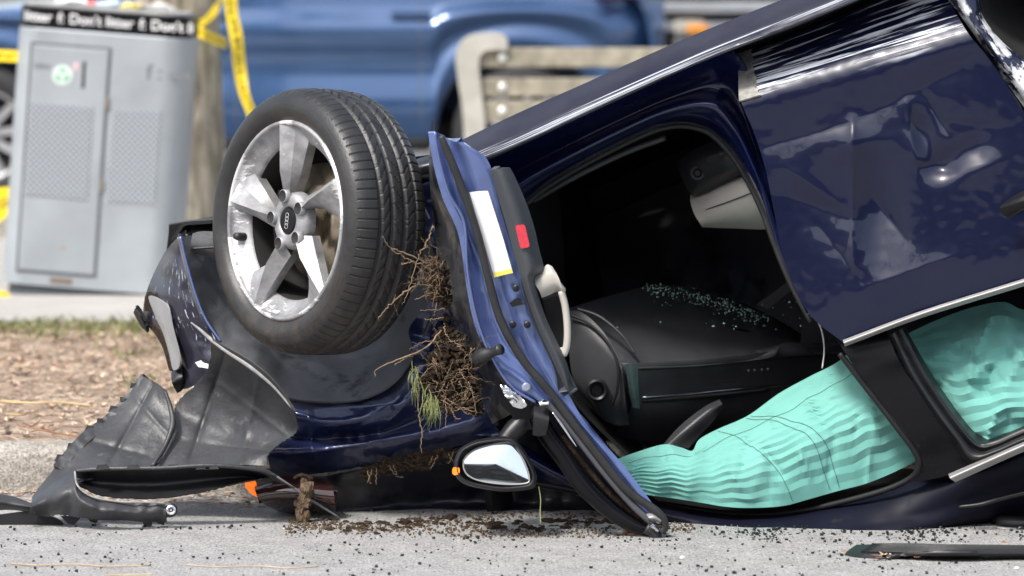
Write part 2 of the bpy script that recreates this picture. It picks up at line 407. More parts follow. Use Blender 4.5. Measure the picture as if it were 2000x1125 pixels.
M['pave'] = ground_mat('pavement_concrete', ((.3, (.31, .295, .27)), (.7, (.40, .385, .355))), 3, 160, .2)
M['dirt'] = ground_mat('leaf_littered_dirt', ((.30, (.17, .125, .09)), (.5, (.33, .25, .185)), (.72, (.52, .42, .325))), 5, 90, .9)
def sheet_box(name, x0, x1, y0, y1, z, m):
    o = pmesh(name, [(x0, y0, z), (x1, y0, z), (x1, y1, z), (x0, y1, z)], [(0, 1, 2, 3)], m); o['kind'] = 'structure'; return o
KERB_Y = float(G(60, 963)[1])
KERB_W, KERB_Z = .15, .135
sheet_box('road', -300, 300, -300, KERB_Y + .05, 0, M['road'])
# kerb: rounded, pitted
prof = [(0, -.02), (0, .06), (.004, .105), (.02, .128), (.05, KERB_Z), (.11, KERB_Z + .002), (KERB_W, KERB_Z)]
xs = np.linspace(-2.2, 2.6, 380); xs = np.concatenate([[-60, -20, -8], xs, [8, 20, 60]])
pr = cr(np.array(prof), 26)
Wk = np.zeros((26, len(xs), 3))
for i, (yy, zz) in enumerate(pr):
    for j, x in enumerate(xs):
        d = .006 * nz(x * 14, i * .9, 1, 3) + .004 * nz(x * 60, i * 2.1, 1, 5) - .012 * max(0, nz(x * 30, i * 1.2, 1, 9) - .35)
        Wk[i, j] = (x, KERB_Y + yy - d * (1 if i < 14 else 0), zz + d * (1 if i >= 10 else 0))
k = sheet('kerb', Wk, M['concrete'], None, .02, uv=False); k['kind'] = 'structure'
# verge: bumpy trodden dirt, rising a little away from the kerb
VY0, VY1 = KERB_Y + KERB_W - .01, float(G(150, 632, .14)[1])
gx = np.concatenate([[-60, -20, -8], np.linspace(-3.6, 4.2, 150), [8, 20, 60]]); gy = np.linspace(VY0, VY1, 90)
Wv = np.zeros((len(gy), len(gx), 3))
for i, y in enumerate(gy):
    for j, x in enumerate(gx):
        e = min(1, (y - VY0) * 4)
        Wv[i, j] = (x, y, KERB_Z - .006 + e * (.02 * nz(x, y, 1.7) + .012 * nz(x, y, 6, 2) + .012))
def verge_z(x, y): return KERB_Z - .006 + min(1, (y - VY0) * 4) * (.02 * nz(x, y, 1.7) + .012 * nz(x, y, 6, 2) + .012)
vg = sheet('verge', Wv, M['dirt'], None, .03, uv=False); vg['kind'] = 'structure'
PAVE_Z = .15
sheet_box('pavement', -300, 300, VY1 - .02, 8.9, PAVE_Z, M['pave'])
sheet_box('back_street', -300, 300, 8.9, 400, .235, ground_mat('dark_asphalt', ((.3, (.10, .10, .10)), (.7, (.16, .16, .16))), 3, 200, .2))
pmesh('back_kerb', [(-60, 8.86, .1), (60, 8.86, .1), (60, 8.86, .27), (-60, 8.86, .27), (60, 9.02, .27), (-60, 9.02, .27), (60, 9.02, .1), (-60, 9.02, .1)],
      [(0, 1, 2, 3), (3, 2, 4, 5), (5, 4, 6, 7)], M['concrete'])['kind'] = 'structure'

# leaf litter on the verge (uncountable)
def flakes(name, label, n, region, size, mats, zf, cat, long=2.2, curl=.4):
    Vs, Fs, mi = [], [], []
    for q in range(n):
        x = random.uniform(region[0], region[1]); y = region[2] + (region[3] - region[2]) * random.random() ** region[4]
        s = random.uniform(*size); a = random.uniform(0, math.pi); lx = s * random.uniform(1, long); ly = s * random.uniform(.25, .7)
        z = zf(x, y) + random.uniform(.001, .012); tx, ty = random.uniform(-curl, curl), random.uniform(-curl, curl)
        c, s_ = math.cos(a), math.sin(a); o = len(Vs)
        for (u, v_, h) in ((-1, -.4, 0), (0, -1, .3), (1, -.3, 0), (1, .4, .1), (0, 1, .25), (-1, .5, .1)):
            ux, vy = u * lx, v_ * ly
            Vs.append((x + ux * c - vy * s_, y + ux * s_ + vy * c, z + abs(ux * tx) + abs(vy * ty) + h * s * .5))
        Fs += [(o, o + 1, o + 4, o + 5), (o + 1, o + 2, o + 3, o + 4)]; g = random.randrange(len(mats)); mi += [g, g]
    o = pmesh(name, Vs, Fs, None)
    for m in mats: o.data.materials.append(m)
    o.data.polygons.foreach_set('material_index', mi)
    return tag(o, label, cat, kind='stuff')
LM = [mat('leaf_tan', (.58, .44, .32), .8, var=.35, vs_=8, spec=.2), mat('leaf_pale', (.66, .53, .40), .8, var=.3, vs_=8, spec=.2),
      mat('leaf_brown', (.36, .25, .175), .8, var=.4, vs_=8, spec=.2), mat('leaf_rust', (.46, .29, .20), .8, var=.4, vs_=8, spec=.2), M['soil_dry']]
flakes('leaf_litter', 'dry tan leaf litter and needles strewn over the bare verge', 30000, (-3.0, 3.4, VY0 + .02, VY1 - .1, .8), (.003, .013), LM, verge_z, 'leaf litter', long=4.0)
flakes('gutter_litter', 'rusty brown leaf scraps gathered in the gutter below the kerb', 2600, (-2.0, 2.2, KERB_Y - .33, KERB_Y - .005, .7), (.004, .013), LM, lambda x, y: 0, 'leaf litter', curl=.2)
# grass fringe along the pavement edge
def blades(join, x, y, z, h, lean, wd=.0035):
    a = random.uniform(0, 6.28); dx, dy = math.cos(a), math.sin(a); lx, ly = random.uniform(-lean, lean), random.uniform(-lean, lean)
    o = len(join[0])
    for k, f in enumerate((0, .5, 1)):
        ww = wd * (1, .8, .1)[k]; px_, py_, pz = x + lx * f * f * h, y + ly * f * f * h, z + h * f * (1 - .15 * f)
        join[0].extend([(px_ - dx * ww, py_ - dy * ww, pz), (px_ + dx * ww, py_ + dy * ww, pz)])
    join[1].extend([(o, o + 1, o + 3, o + 2), (o + 2, o + 3, o + 5, o + 4)])
J = ([], [])
for q in range(8500):
    x = random.uniform(-3.4, 3.6); y = VY1 - .02 - abs(random.gauss(0, .33))
    if nz(x, y, 2.2, 4) < -.25 and random.random() < .6: continue
    blades(J, x, y, verge_z(x, y), random.uniform(.018, .05), .8)
for q in range(420):
    x = random.uniform(-2.4, 2.6); y = random.uniform(VY0 + .3, VY1 - .5); 
    if nz(x, y, 1.3, 8) > .12:
        for k in range(5): blades(J, x + random.gauss(0, .02), y + random.gauss(0, .02), verge_z(x, y), random.uniform(.02, .05), .8)
tag(pmesh('grass_fringe', J[0], J[1], M['grass']), 'short green grass growing where the verge meets the pavement', 'grass', kind='stuff')
# single stems lying about
def stem(name, label, pts, r, m, group=None):
    return tag(tube(name, pts, r, m, None, sides=6, n=18), label, 'stem', group)
stem('fallen_twig', 'thin rusty red twig lying on the verge by the kerb', [G(35, 830, .15), G(80, 840, .152), G(125, 848, .15), G(158, 853, .147)], .0022, M['twig'])
stem('dry_stalk', 'long pale dry stalk lying across the verge above the twig', [G(0, 783, .157), G(60, 787, .16), G(120, 786, .16), G(178, 792, .155)], .0035, M['straw'])
stem('dry_stalk', 'short curved pale stalk on the verge below the long stalk', [G(12, 808, .155), G(40, 810, .157), G(60, 806, .157), G(74, 800, .155)], .0025, M['straw'])
stem('road_straw', 'long orange straw lying on the asphalt before the torn bumper', [G(20, 1101, .002), G(80, 1104, .004), G(150, 1102, .003), G(210, 1106, .004), G(292, 1104, .002)], .0015, mat('orange_straw', (.5, .34, .2), .7))
stem('road_straw', 'thin orange straw lying on the asphalt before the front wheel', [G(365, 1103, .002), G(430, 1107, .003), G(500, 1105, .004), G(560, 1109, .003), G(622, 1106, .002)], .0013, mat('orange_straw_pale', (.52, .38, .25), .7))
stem('road_straw', 'faint short straw at the very front of the asphalt', [G(205, 1122, .003), G(260, 1122, .004), G(300, 1121, .003)], .0012, M['straw'])

# black crumbs scattered on the road (uncountable) and soil spill
def crumbs(name, label, n, region, size, m, weight=None, cat='debris', zf=lambda x, y: 0):
    Vs, Fs = [], []
    cube = [(-1, -1, -1), (1, -1, -1), (1, 1, -1), (-1, 1, -1), (-1, -1, 1), (1, -1, 1), (1, 1, 1), (-1, 1, 1)]
    cf = [(0, 3, 2, 1), (4, 5, 6, 7), (0, 1, 5, 4), (1, 2, 6, 5), (2, 3, 7, 6), (3, 0, 4, 7)]
    k = 0
    while k < n:
        x = random.uniform(region[0], region[1]); y = random.uniform(region[2], region[3])
        if weight and random.random() > weight(x, y): k += random.random() < .02; continue
        k += 1; s = size[0] + (size[1] - size[0]) * random.random() ** 2.2 ; a = random.uniform(0, 6.28); c, s_ = math.cos(a), math.sin(a); o = len(Vs)
        for v in cube:
            vx, vy, vz = [v[i] * s * random.uniform(.3, 1.25) for i in range(3)]
            Vs.append((x + vx * c - vy * s_, y + vx * s_ + vy * c, zf(x, y) + max(0, vz + s * .7)))
        Fs += [tuple(i + o for i in f) for f in cf]
    return tag(pmesh(name, Vs, Fs, m), label, cat, kind='stuff')
def wroad(x, y):
    return max(.015, min(1, (.22 + .6 * nz(x, y, 2.6, 1) + .5 * nz(x, y, 9, 3)) * (1.15 if x > .3 else .75) * (1.25 - abs(y + .05) * .8)))
crumbs('road_crumbs', 'black glass and plastic crumbs scattered over the pale asphalt', 1500, (-1.9, 2.1, -.95, .12), (.0008, .0042), M['crumb'], wroad)
crumbs('roof_edge_crumbs', 'dense band of black glass crumbs along the crushed roof edge', 800, (.25, 2.0, -.22, .10), (.0009, .0048), M['crumb'], lambda x, y: max(.05, min(1, .45 + nz(x, y, 5, 2) - abs(y + .03) * 2.5)))
crumbs('glass_crumbs', 'tiny green glass crumbs glinting on the asphalt by the open door', 160, (.05, .75, -.12, .12), (.0015, .003), M['glasscrumb'], cat='broken glass')
J = ([], [])
for q in range(150):
    px_ = random.uniform(640, 1290); t_ = (px_ - 640) / 650
    g = G(px_, random.gauss(1024 + 6 * math.sin(px_ * .02), 6)); r = random.uniform(.003, .010) * (1 if random.random() < .9 else 1.6)
    icolump((g[0], g[1], r * .15), r, q, 7, .6, 2, (1.4, 1.2, .7), J)
tag(pmesh('soil_spill', J[0], J[1], M['soil'], None, False), 'clods of brown soil spilled on the road below the fender', 'soil', kind='stuff')
crumbs('soil_grit', 'fine brown soil grit spread on the road under the wreck', 1500, (-.62, .5, -.12, .42), (.0015, .004), M['soil_dry'], lambda x, y: max(.02, .55 + nz(x, y, 4, 6) - abs(y - .08) * 1.8), 'soil')
def crease(x, y, x0, y0, x1, y1, amp, wd):                     # a sharp fold along a line
    dx, dy = x1 - x0, y1 - y0; t = max(0, min(1, ((x - x0) * dx + (y - y0) * dy) / (dx * dx + dy * dy)))
    d = math.hypot(x - x0 - dx * t, y - y0 - dy * t); return amp * math.exp(-d / wd) * (.35 + .65 * math.sin(math.pi * min(1, max(0, .15 + .7 * t))))
# ================================================================== THE OVERTURNED CAR
car = thing('overturned_car', 'wrecked navy blue car lying upside down with crushed nose and open front door', 'car', (float(G(1300, 1040)[0]), .6, 0))

# ---- shell that closes the body: underbody on top, far side, firewall, tail
def wp(px, py, Y): return P(px, py, Y)
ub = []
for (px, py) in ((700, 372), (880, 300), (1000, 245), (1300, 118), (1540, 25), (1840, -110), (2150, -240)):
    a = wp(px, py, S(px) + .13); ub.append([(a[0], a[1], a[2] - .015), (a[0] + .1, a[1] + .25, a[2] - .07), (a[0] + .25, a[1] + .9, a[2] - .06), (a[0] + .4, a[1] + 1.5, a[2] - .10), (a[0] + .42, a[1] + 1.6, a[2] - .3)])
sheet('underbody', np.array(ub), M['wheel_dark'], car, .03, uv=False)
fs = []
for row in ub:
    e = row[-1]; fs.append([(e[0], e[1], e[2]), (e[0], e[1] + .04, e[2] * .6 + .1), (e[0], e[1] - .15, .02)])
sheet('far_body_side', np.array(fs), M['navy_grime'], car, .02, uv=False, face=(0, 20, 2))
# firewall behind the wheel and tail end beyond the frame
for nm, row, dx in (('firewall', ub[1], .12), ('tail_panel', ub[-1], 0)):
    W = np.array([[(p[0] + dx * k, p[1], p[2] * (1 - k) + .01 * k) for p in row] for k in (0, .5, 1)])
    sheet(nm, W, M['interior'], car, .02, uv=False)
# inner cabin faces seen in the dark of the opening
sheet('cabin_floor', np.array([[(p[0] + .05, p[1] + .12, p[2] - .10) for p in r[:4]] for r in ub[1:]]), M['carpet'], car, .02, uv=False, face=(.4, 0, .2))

# ---- sill
rk0 = R(.13, (880, 284), (1000, 226), (1130, 168), (1300, 92), (1400, 50), (1480, 18), (1545, -8), (1700, -72), (1900, -150), (2130, -240))
rk1 = R(.03, (885, 310), (1000, 258), (1130, 197), (1300, 122), (1400, 80), (1480, 48), (1545, 20), (1700, -42), (1900, -120), (2130, -210))
rk2 = R(-.01, (890, 328), (1000, 284), (1130, 224), (1300, 147), (1400, 104), (1480, 74), (1560, 44), (1710, -18), (1900, -95), (2130, -185))
rk3 = R(.02, (895, 338), (1000, 293), (1130, 232), (1300, 153), (1400, 110), (1480, 80), (1560, 50), (1710, -12), (1900, -88), (2130, -180))
loft('sill_panel', [rk0, rk1, rk2, rk3], 160, 26, M['rocker'], car, .006, dY=lambda x, y, u, v: .004 * nz(x, y, .02) + .0015 * nz(x, y, .1, 4))
loft('sill_end', [R(.05, (776, 330), (810, 312), (846, 300)), R(.0, (778, 340), (812, 326), (846, 318)), R(.01, (781, 358), (812, 350), (846, 345)), R(.06, (788, 376), (815, 368), (846, 362))], 14, 16, M['navy_grime'], car, .08)

# ---- painted jamb round the door opening
O_ = [(895, 338), (1000, 293), (1200, 200), (1330, 142), (1425, 104), (1462, 150), (1482, 230), (1498, 300), (1512, 380), (1535, 470), (1572, 580)]
I_ = [(1000, 420), (1075, 358), (1200, 288), (1300, 246), (1372, 250), (1420, 288), (1458, 345), (1488, 405), (1512, 470), (1545, 550), (1585, 625)]
def between(f, off): return R(off, *[(a[0] * (1 - f) + b[0] * f, a[1] * (1 - f) + b[1] * f, (.075 * (1 - f) if i > 4 else 0)) for i, (a, b) in enumerate(zip(O_, I_))])
loft('door_jamb', [between(0, .05), between(.12, .09), between(.3, .16), between(.45, .185), between(.55, .165), between(.64, .135), between(.72, .13), between(.8, .15), between(.9, .18), between(1, .26)], 130, 44, M['navy'], car, .008)
ptube('door_seal', [(p[0] - 1, p[1] + 3, S(p[0]) + .27) for p in I_], 6, M['rubber'], car, n=80)
# floor sill trim inside the opening, one pale glint
ptube('sill_trim', [(1040, 392, S(1040) + .30), (1120, 346, S(1120) + .30), (1220, 298, S(1220) + .31), (1300, 268, S(1300) + .32)], 7, M['dash'], car, n=30)

# ---- rear door skin, creased and dented
FOLDS = ((1500, 285, 1665, 240, .016, 26), (1665, 240, 1668, 520, -.030, 18), (1665, 240, 1880, 130, .014, 30), (1668, 430, 1530, 380, .010, 20), (1700, 380, 1770, 470, .020, 20), (1770, 200, 1790, 330, -.026, 16), (1790, 330, 1860, 330, .018, 18),
         (1810, 190, 1850, 260, .024, 16), (1850, 350, 1990, 300, -.016, 26), (1600, 440, 1690, 560, .009, 20), (1690, 560, 1860, 500, -.012, 24), (1540, 330, 1640, 400, -.016, 22), (1860, 240, 1960, 250, .014, 22))
def dents(x, y, u, v):
    d = .016 * bumpf(x, y, 1610, 400, 95, 70, .1) - .018 * bumpf(x, y, 1660, 275, 60, 40) + .030 * bumpf(x, y, 1715, 420, 42, 95, -.15)
    d += .030 * bumpf(x, y, 1800, 260, 26, 48, -.45) + .022 * bumpf(x, y, 1840, 320, 30, 28) + .02 * bumpf(x, y, 1900, 290, 60, 30, -.4)
    for f_ in FOLDS: d += crease(x, y, *f_) * .75
    d *= .75; w = max(0, min(1, (y - (200 - (x - 1450) * .27)) / 30)) * max(0, min(1, (655 - (x - 1645) * .33 - y) / 70)) * max(.2, min(1, (1975 - x) / 60))
    f = .004 * nz(x, y, .005, 3)
    return (d + f) * w + .0008 * nz(x, y, .05)
rd = [R(.19, (1448, 103), (1560, 62), (1705, 3), (1822, -45)), R(.11, (1447, 150), (1560, 114), (1700, 66), (1860, 14)),
      R(.05, (1447, 196), (1560, 165), (1700, 125), (1893, 68)), R(.048, (1471, 255), (1600, 240), (1750, 200), (1938, 124)),
      R(.042, (1495, 330), (1650, 315), (1800, 285), (2010, 234)), R(.037, (1515, 430), (1680, 420), (1850, 390), (2080, 340)),
      R(.032, (1535, 520), (1700, 500), (1900, 460), (2125, 410)), R(.027, (1580, 612), (1750, 560), (1950, 500), (2125, 455)), R(.03, (1645, 668), (1800, 612), (2000, 548), (2125, 508))]
rdoor = loft('rear_door', rd, 190, 150, M['rear_skin'], car, .012, dents)
rdoor['label'] = 'dented navy rear door with pale scrapes below its lower edge'
loft('belt_trim', [R(.005, (1646, 664), (1800, 607), (2000, 544), (2125, 504)), R(-.01, (1648, 670), (1800, 613), (2000, 550), (2125, 510)), R(.005, (1650, 677), (1800, 621), (2000, 559), (2125, 519))], 60, 9, M['satin'], rdoor, .01)
outline_panel('door_handle', R(-.045, (1952, 408), (1966, 392), (1995, 375), (2040, 360), (2080, 356), (2078, 380), (2040, 398), (1995, 416), (1968, 424)), M['gloss_black'], rdoor, .03, dome=.025)
loft('door_edge', [R(.185, (1443, 104), (1452, 101), (1468, 95)), R(.105, (1442, 150), (1454, 147), (1476, 141)), R(.04, (1443, 197), (1458, 193), (1488, 184))], 10, 24, mat('bare_scraped_metal', (.30, .29, .27), .45, .4, var=.5, vs_=30, dirt=((.03, .03, .05), .56, 22)), rdoor, .006, jag=8, sides='r')
# quarter panel at the wheel arch, scraped to primer
loft('quarter_panel', [R(.10, (1800, -45), (1845, -8), (1888, 48), (1933, 112), (1968, 165), (2012, 226), (2070, 310)), R(.05, (1815, -55), (1868, -10), (1900, 44), (1942, 100), (1980, 148), (2020, 195), (2075, 260)),
      R(.07, (1835, -70), (1897, -12), (1914, 36), (1950, 84), (1992, 122), (2030, 148), (2080, 185)), R(.10, (1845, -75), (1905, -14), (1922, 32), (1957, 78), (2000, 114), (2036, 138), (2085, 172))], 90, 26, M['quarter'], car, .01, dY=lambda x, y, u, v: .008 * nz(x, y, .03) + .004 * ridged(x, y, .06))
loft('rear_arch_liner', [R(.10, (1905, -14), (1922, 32), (1957, 78), (2000, 114), (2085, 172)), R(.35, (1930, -60), (1960, -20), (2000, 20), (2040, 50), (2110, 90)), R(.7, (1950, -140), (2000, -100), (2050, -60), (2090, -30), (2160, 10))], 30, 16, M['wheel_dark'], car, .01)

# ---- pillar, window frames, roof
loft('door_pillar', [R(.11, (1630, 650), (1680, 645), (1730, 640)), R(.09, (1645, 680), (1690, 678), (1742, 674)), R(.08, (1682, 736), (1720, 732), (1768, 726)), R(.09, (1757, 831), (1795, 815), (1825, 800)), R(.10, (1792, 880), (1830, 862), (1868, 862)), R(.11, (1800, 912), (1850, 900), (1893, 906)), R(.12, (1775, 942), (1820, 936), (1862, 926))], 20, 50, M['gloss_black'], car, .02)
ptube('opening_seal', [(1640, 690, S(1640) + .07), (1680, 742, S(1680) + .08), (1753, 836, S(1753) + .09), (1788, 884, S(1788) + .10), (1795, 912, S(1795) + .11), (1772, 938, S(1772) + .13), (1700, 966, S(1700) + .15), (1560, 998, S(1560) + .2), (1440, 1004, S(1440) + .2), (1290, 984, S(1290) + .2)], 6, M['interior'], car, n=90)
frame_in = [(1765, 640), (1808, 718), (1850, 782), (1888, 832), (1920, 856), (1946, 857), (2000, 834), (2125, 786)]
frame_out = [(1738, 655), (1775, 735), (1820, 805), (1862, 862), (1893, 905), (1945, 890), (2000, 866), (2125, 818)]
def fb(f, off): return R(off, *[(a[0] * (1 - f) + b[0] * f, a[1] * (1 - f) + b[1] * f) for a, b in zip(frame_in, frame_out)])
loft('rear_window_frame', [fb(-.1, .16), fb(.1, .11), fb(.3, .06), fb(.45, .075), fb(.55, .055), fb(.8, .045), fb(1.0, .09)], 90, 28, M['black_plastic'], car, .012)
loft('roof_trim', [R(.05, (1852, 926), (2000, 862), (2125, 808)), R(.025, (1856, 934), (2000, 870), (2125, 818)), R(.05, (1866, 942), (2000, 882), (2125, 832))], 40, 10, M['satin'], car, .012)
rf0 = [(1090, 742, .3), (1165, 850, .3), (1230, 925, .28), (1300, 985, .26), (1440, 1003, .26), (1570, 997, .23), (1700, 965, .2), (1800, 930, .15), (1860, 934, .1), (2000, 878, .06), (2125, 828, .03)]
rf1 = [(1080, 760, .22), (1150, 880, .2), (1225, 960, .18), (1300, 1004, .18), (1440, 1016, .17), (1570, 1010, .15), (1700, 986, .12), (1800, 958, .09), (1870, 942, .06), (2000, 892, .03), (2125, 845, .0)]
rf2 = [(1060, 800, .25), (1130, 905, .22), (1220, 985, .2), (1300, 1022, .2), (1440, 1034, .08), (1570, 1036, .06), (1700, 1022, .06), (1800, 1000, .07), (1870, 978, .07), (2000, 930, .06), (2125, 890, .04)]
rf3 = [(1050, 850, .32), (1120, 940, .3), (1220, 1004, .28), (1300, 1034, .11), (1440, 1044, .06), (1570, 1047, .03), (1700, 1046, .04), (1800, 1040, .08), (1870, 1028, .12), (2000, 1008, .2), (2125, 990, .26)]
rf4 = [(1050, 900, .5), (1120, 960, .5), (1220, 1005, .4), (1300, 1020, .35), (1440, 1028, .3), (1570, 1030, .28), (1700, 1026, .3), (1800, 1020, .4), (1870, 1010, .45), (2000, 995, .6), (2125, 985, .7)]
loft('roof', [rf0, rf1, rf2, rf3, rf4], 150, 40, M['navy_roof'], car, .01, dY=lambda x, y, u, v: .006 * nz(x, y, .02, 5))
loft('headliner', [[(p[0], p[1] + 4, p[2] + .08) for p in rf0], [(p[0] + 6, min(p[1], 930), .7) for p in rf0], [(p[0] + 10, min(p[1], 860), 1.15) for p in rf0], [(p[0] + 15, min(p[1], 790), 1.7) for p in rf0]], 60, 16, M['interior'], car, .01)
loft('roof_panel', [rf4, [(p[0] + 10, 985 + (p[1] - 985) * .5, 1.0) for p in rf4], [(p[0] + 15, 958, 1.6) for p in rf4]], 60, 20, M['navy_grime'], car, .01)
ptube('roof_strip', [(1872, 990, .06), (1915, 985, .05), (1950, 975, .04), (2000, 963, .03), (2100, 945, .02)], [3, 4, 5, 5, 5], M['black_plastic'], car, n=24)

# ---- nose: hood on the ground, headlamp, crushed fender, arch liner
hd0 = A(0, (520, 915, .33), (620, 930, .36), (720, 918, .34), (840, 890, .32), (940, 862, .3), (1010, 835, .32), (1060, 800, .34), (1090, 790, .36))
hd1 = A(0, (510, 950, .30), (620, 962, .36), (730, 950, .4), (850, 930, .42), (950, 915, .42), (1030, 905, .42), (1100, 900, .44), (1160, 905, .46))
hd2 = A(0, (520, 985, .34), (630, 995, .38), (740, 990, .44), (860, 985, .48), (960, 980, .48), (1050, 980, .48), (1130, 985, .46), (1220, 990, .42))
hd3 = A(0, (560, 1004, .40), (640, 1006, .39), (750, 1006, .38), (860, 1008, .37), (960, 1008, .36), (1060, 1012, .33), (1150, 1016, .30), (1260, 1020, .26))
loft('hood', [hd0, hd1, hd2, hd3], 70, 34, M['navy_grime'], car, .008, dY=lambda x, y, u, v: .02 * nz(x, y, .012) + .012 * ridged(x, y, .02, 3))
loft('windscreen_post', [A(.36, (1010, 862), (1090, 905), (1180, 945), (1290, 985)), A(.30, (1005, 880), (1085, 925), (1170, 962), (1285, 1000)), A(.36, (1000, 900), (1080, 945), (1160, 982), (1280, 1014))], 40, 12, M['navy'], car, .01)
ptube('hood_edge', [(1040, 945, .28), (1100, 955, .28), (1160, 968, .28), (1200, 985, .28)], 6, M['gloss_black'], car, n=20)
hl = loft('headlamp', [A(.30, (497, 940), (530, 932), (580, 930), (640, 935)), A(.24, (499, 960), (535, 952), (590, 950), (650, 955)), A(.24, (512, 982), (545, 978), (600, 980), (655, 988)), A(.34, (545, 1000), (570, 1003), (610, 1004), (655, 1006))], 26, 22, M['lens'], car, .05)
outline_panel('indicator_lens', A(.27, (478, 946), (486, 939), (499, 940), (502, 955), (504, 970), (496, 968), (486, 960)), M['amber'], hl, .02, dome=.008)
ptube('trim_wire', [(520, 918, .16), (560, 944, .17), (610, 978, .2), (664, 1012, .24)], [3, 2.6, 2.4, 2], M['cable'], car, n=20)

def crump(x, y, u, v): return .012 * ridged(x, y, .012, 1.5) + .005 * nz(x, y, .04, 2)
fa = [R(.10, (545, 768), (600, 780), (690, 778), (757, 752), (795, 712), (815, 670), (846, 610)), R(-.02, (560, 802), (632, 822), (712, 818), (772, 790), (812, 752), (850, 715), (880, 660)),
      R(.05, (540, 850), (636, 856), (735, 848), (815, 818), (862, 790), (902, 770), (930, 730)), R(.00, (523, 884), (606, 878), (718, 866), (826, 848), (888, 836), (925, 822), (955, 790)), R(.09, (530, 922), (600, 928), (700, 914), (828, 888), (910, 868), (945, 852), (975, 830))]
def fcrump(x, y, u, v):
    d = 0
    for f_ in ((600, 800, 770, 790, -.022, 18), (640, 860, 760, 800, .022, 20), (720, 870, 800, 780, -.02, 16), (560, 890, 700, 870, -.016, 14), (830, 850, 900, 770, .02, 18), (600, 780, 612, 900, -.018, 9), (790, 720, 830, 840, -.022, 14)): d += crease(x, y, *f_)
    return d + .010 * abs(nz(x, y, .016, 1.5)) + .005 * abs(nz(x, y, .04, 2)) - .006
loft('front_fender', fa, 130, 90, M['navy_dirty'], car, .005, fcrump, jag=3, sides='b')
fbv = [R(.02, (786, 372), (815, 366), (850, 352), (870, 345)), R(.07, (800, 405), (825, 400), (856, 395), (880, 392)), R(.03, (835, 462), (850, 460), (868, 456), (890, 452)), R(.08, (852, 520), (862, 520), (875, 520), (900, 520)), R(.03, (843, 580), (862, 580), (880, 585), (915, 590)),
       R(.06, (800, 640), (835, 650), (872, 660), (930, 670)), R(.02, (806, 680), (840, 695), (880, 715), (945, 740)), R(.08, (815, 760), (855, 780), (905, 800), (965, 825)), R(.05, (830, 850), (870, 850), (920, 850), (985, 850))]
loft('fender_rear', fbv, 40, 80, M['navy_dirty'], car, .006, lambda x, y, u, v: .014 * ridged(x, y, .014, 4) - .01)
edge = [(352, 462), (364, 512), (381, 572), (402, 624), (432, 668), (490, 715), (548, 766), (620, 780), (700, 776), (765, 745), (812, 680), (850, 580), (850, 470), (812, 380)]
cx_, cy_ = 640, 430
def ring(f, off): return R(off, *[(a[0] * (1 - f) + cx_ * f, a[1] * (1 - f) + cy_ * f) for a in edge])
loft('arch_liner', [ring(-.01, .05), ring(.06, .12), ring(.16, .22), ring(.24, .30), ring(.34, .46), ring(.5, .62)], 110, 40, M['liner'], car, .006, lambda x, y, u, v: .02 * nz(x, y, .014) + .01 * abs(nz(x, y, .03, 6)) + crease(x, y, 400, 540, 560, 720, .025, 10) + crease(x, y, 470, 660, 700, 740, -.022, 9) + crease(x, y, 560, 700, 780, 700, .02, 8) + crease(x, y, 620, 700, 680, 775, -.018, 7))
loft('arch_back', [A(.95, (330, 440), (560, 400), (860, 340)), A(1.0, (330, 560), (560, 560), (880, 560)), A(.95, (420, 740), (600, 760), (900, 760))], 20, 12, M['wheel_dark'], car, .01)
# black box section at the top of the nose
loft('nose_duct', [R(.16, (338, 474), (360, 440), (420, 436)), R(.30, (362, 450), (372, 438), (425, 433)), R(.32, (362, 462), (372, 462), (425, 462)), R(.18, (365, 472), (380, 480), (425, 480))], 14, 12, M['black_plastic'], car, .01, lin=True)
loft('duct_flap', [R(.10, (376, 456), (392, 452), (430, 453)), R(.10, (372, 480), (395, 482), (430, 486)), R(.12, (376, 496), (400, 500), (435, 510))], 12, 10, M['liner'], car, .012)
ptube('flap_rib', [(374, 486, S(374) + .085), (400, 484, S(400) + .085), (432, 482, S(432) + .085)], 2.5, M['black_plastic'], car, n=8)

# bumper corner
bc = [R(.08, (350, 460), (352, 459), (355, 460)), R(.08, (320, 496, .12), (342, 500, .02), (363, 512)), R(.06, (291, 556, .16), (335, 560, .03), (381, 572)), R(.05, (280, 601, .18), (335, 602, .03), (402, 624)),
      R(.05, (285, 631, .17), (345, 642, .03), (427, 666)), R(.05, (321, 677, .12), (362, 690, .03), (411, 700)), R(.05, (334, 719, .1), (370, 722, .02), (409, 722)), R(.06, (340, 756, .08), (360, 760, .02), (386, 750))]
bcm = paint_scratched('scraped_bumper_paint', (.02, .02, .035), .15, .62, 30, 9, .60, dust=.4, angle=.9, white=(.55, .57, .6), thr2=.05)
bco = loft('bumper_corner', bc, 60, 70, bcm, car, .008, lambda x, y, u, v: .01 * nz(x, y, .025, 9))
ptube('paint_edge', [(x, y, S(x) + .035) for x, y in edge[:5]], 2.4, M['sky_lit_blue'], bco, n=40)
outline_panel('grey_insert', R(.04, (290, 582, .13), (300, 580, .10), (318, 590, .06), (327, 600, .03), (335, 640, .015), (351, 708, .0), (338, 722, .04), (330, 690, .07), (318, 650, .09), (305, 622, .11)), M['grey_insert'], bco, .006)
outline_panel('insert_recess', R(.05, (283, 580, .15), (292, 570, .12), (302, 580, .10), (312, 615, .10), (325, 665, .09), (336, 715, .07), (330, 722, .09), (318, 680, .12), (294, 636, .15), (283, 608, .17)), M['soil'], bco, .004)
loft('bumper_hook', [R(.2, (264, 598), (270, 606), (274, 620)), R(.2, (268, 600), (282, 618), (288, 632)), R(.22, (266, 608), (280, 634), (292, 646))], 14, 10, M['black_plastic'], bco, .01)
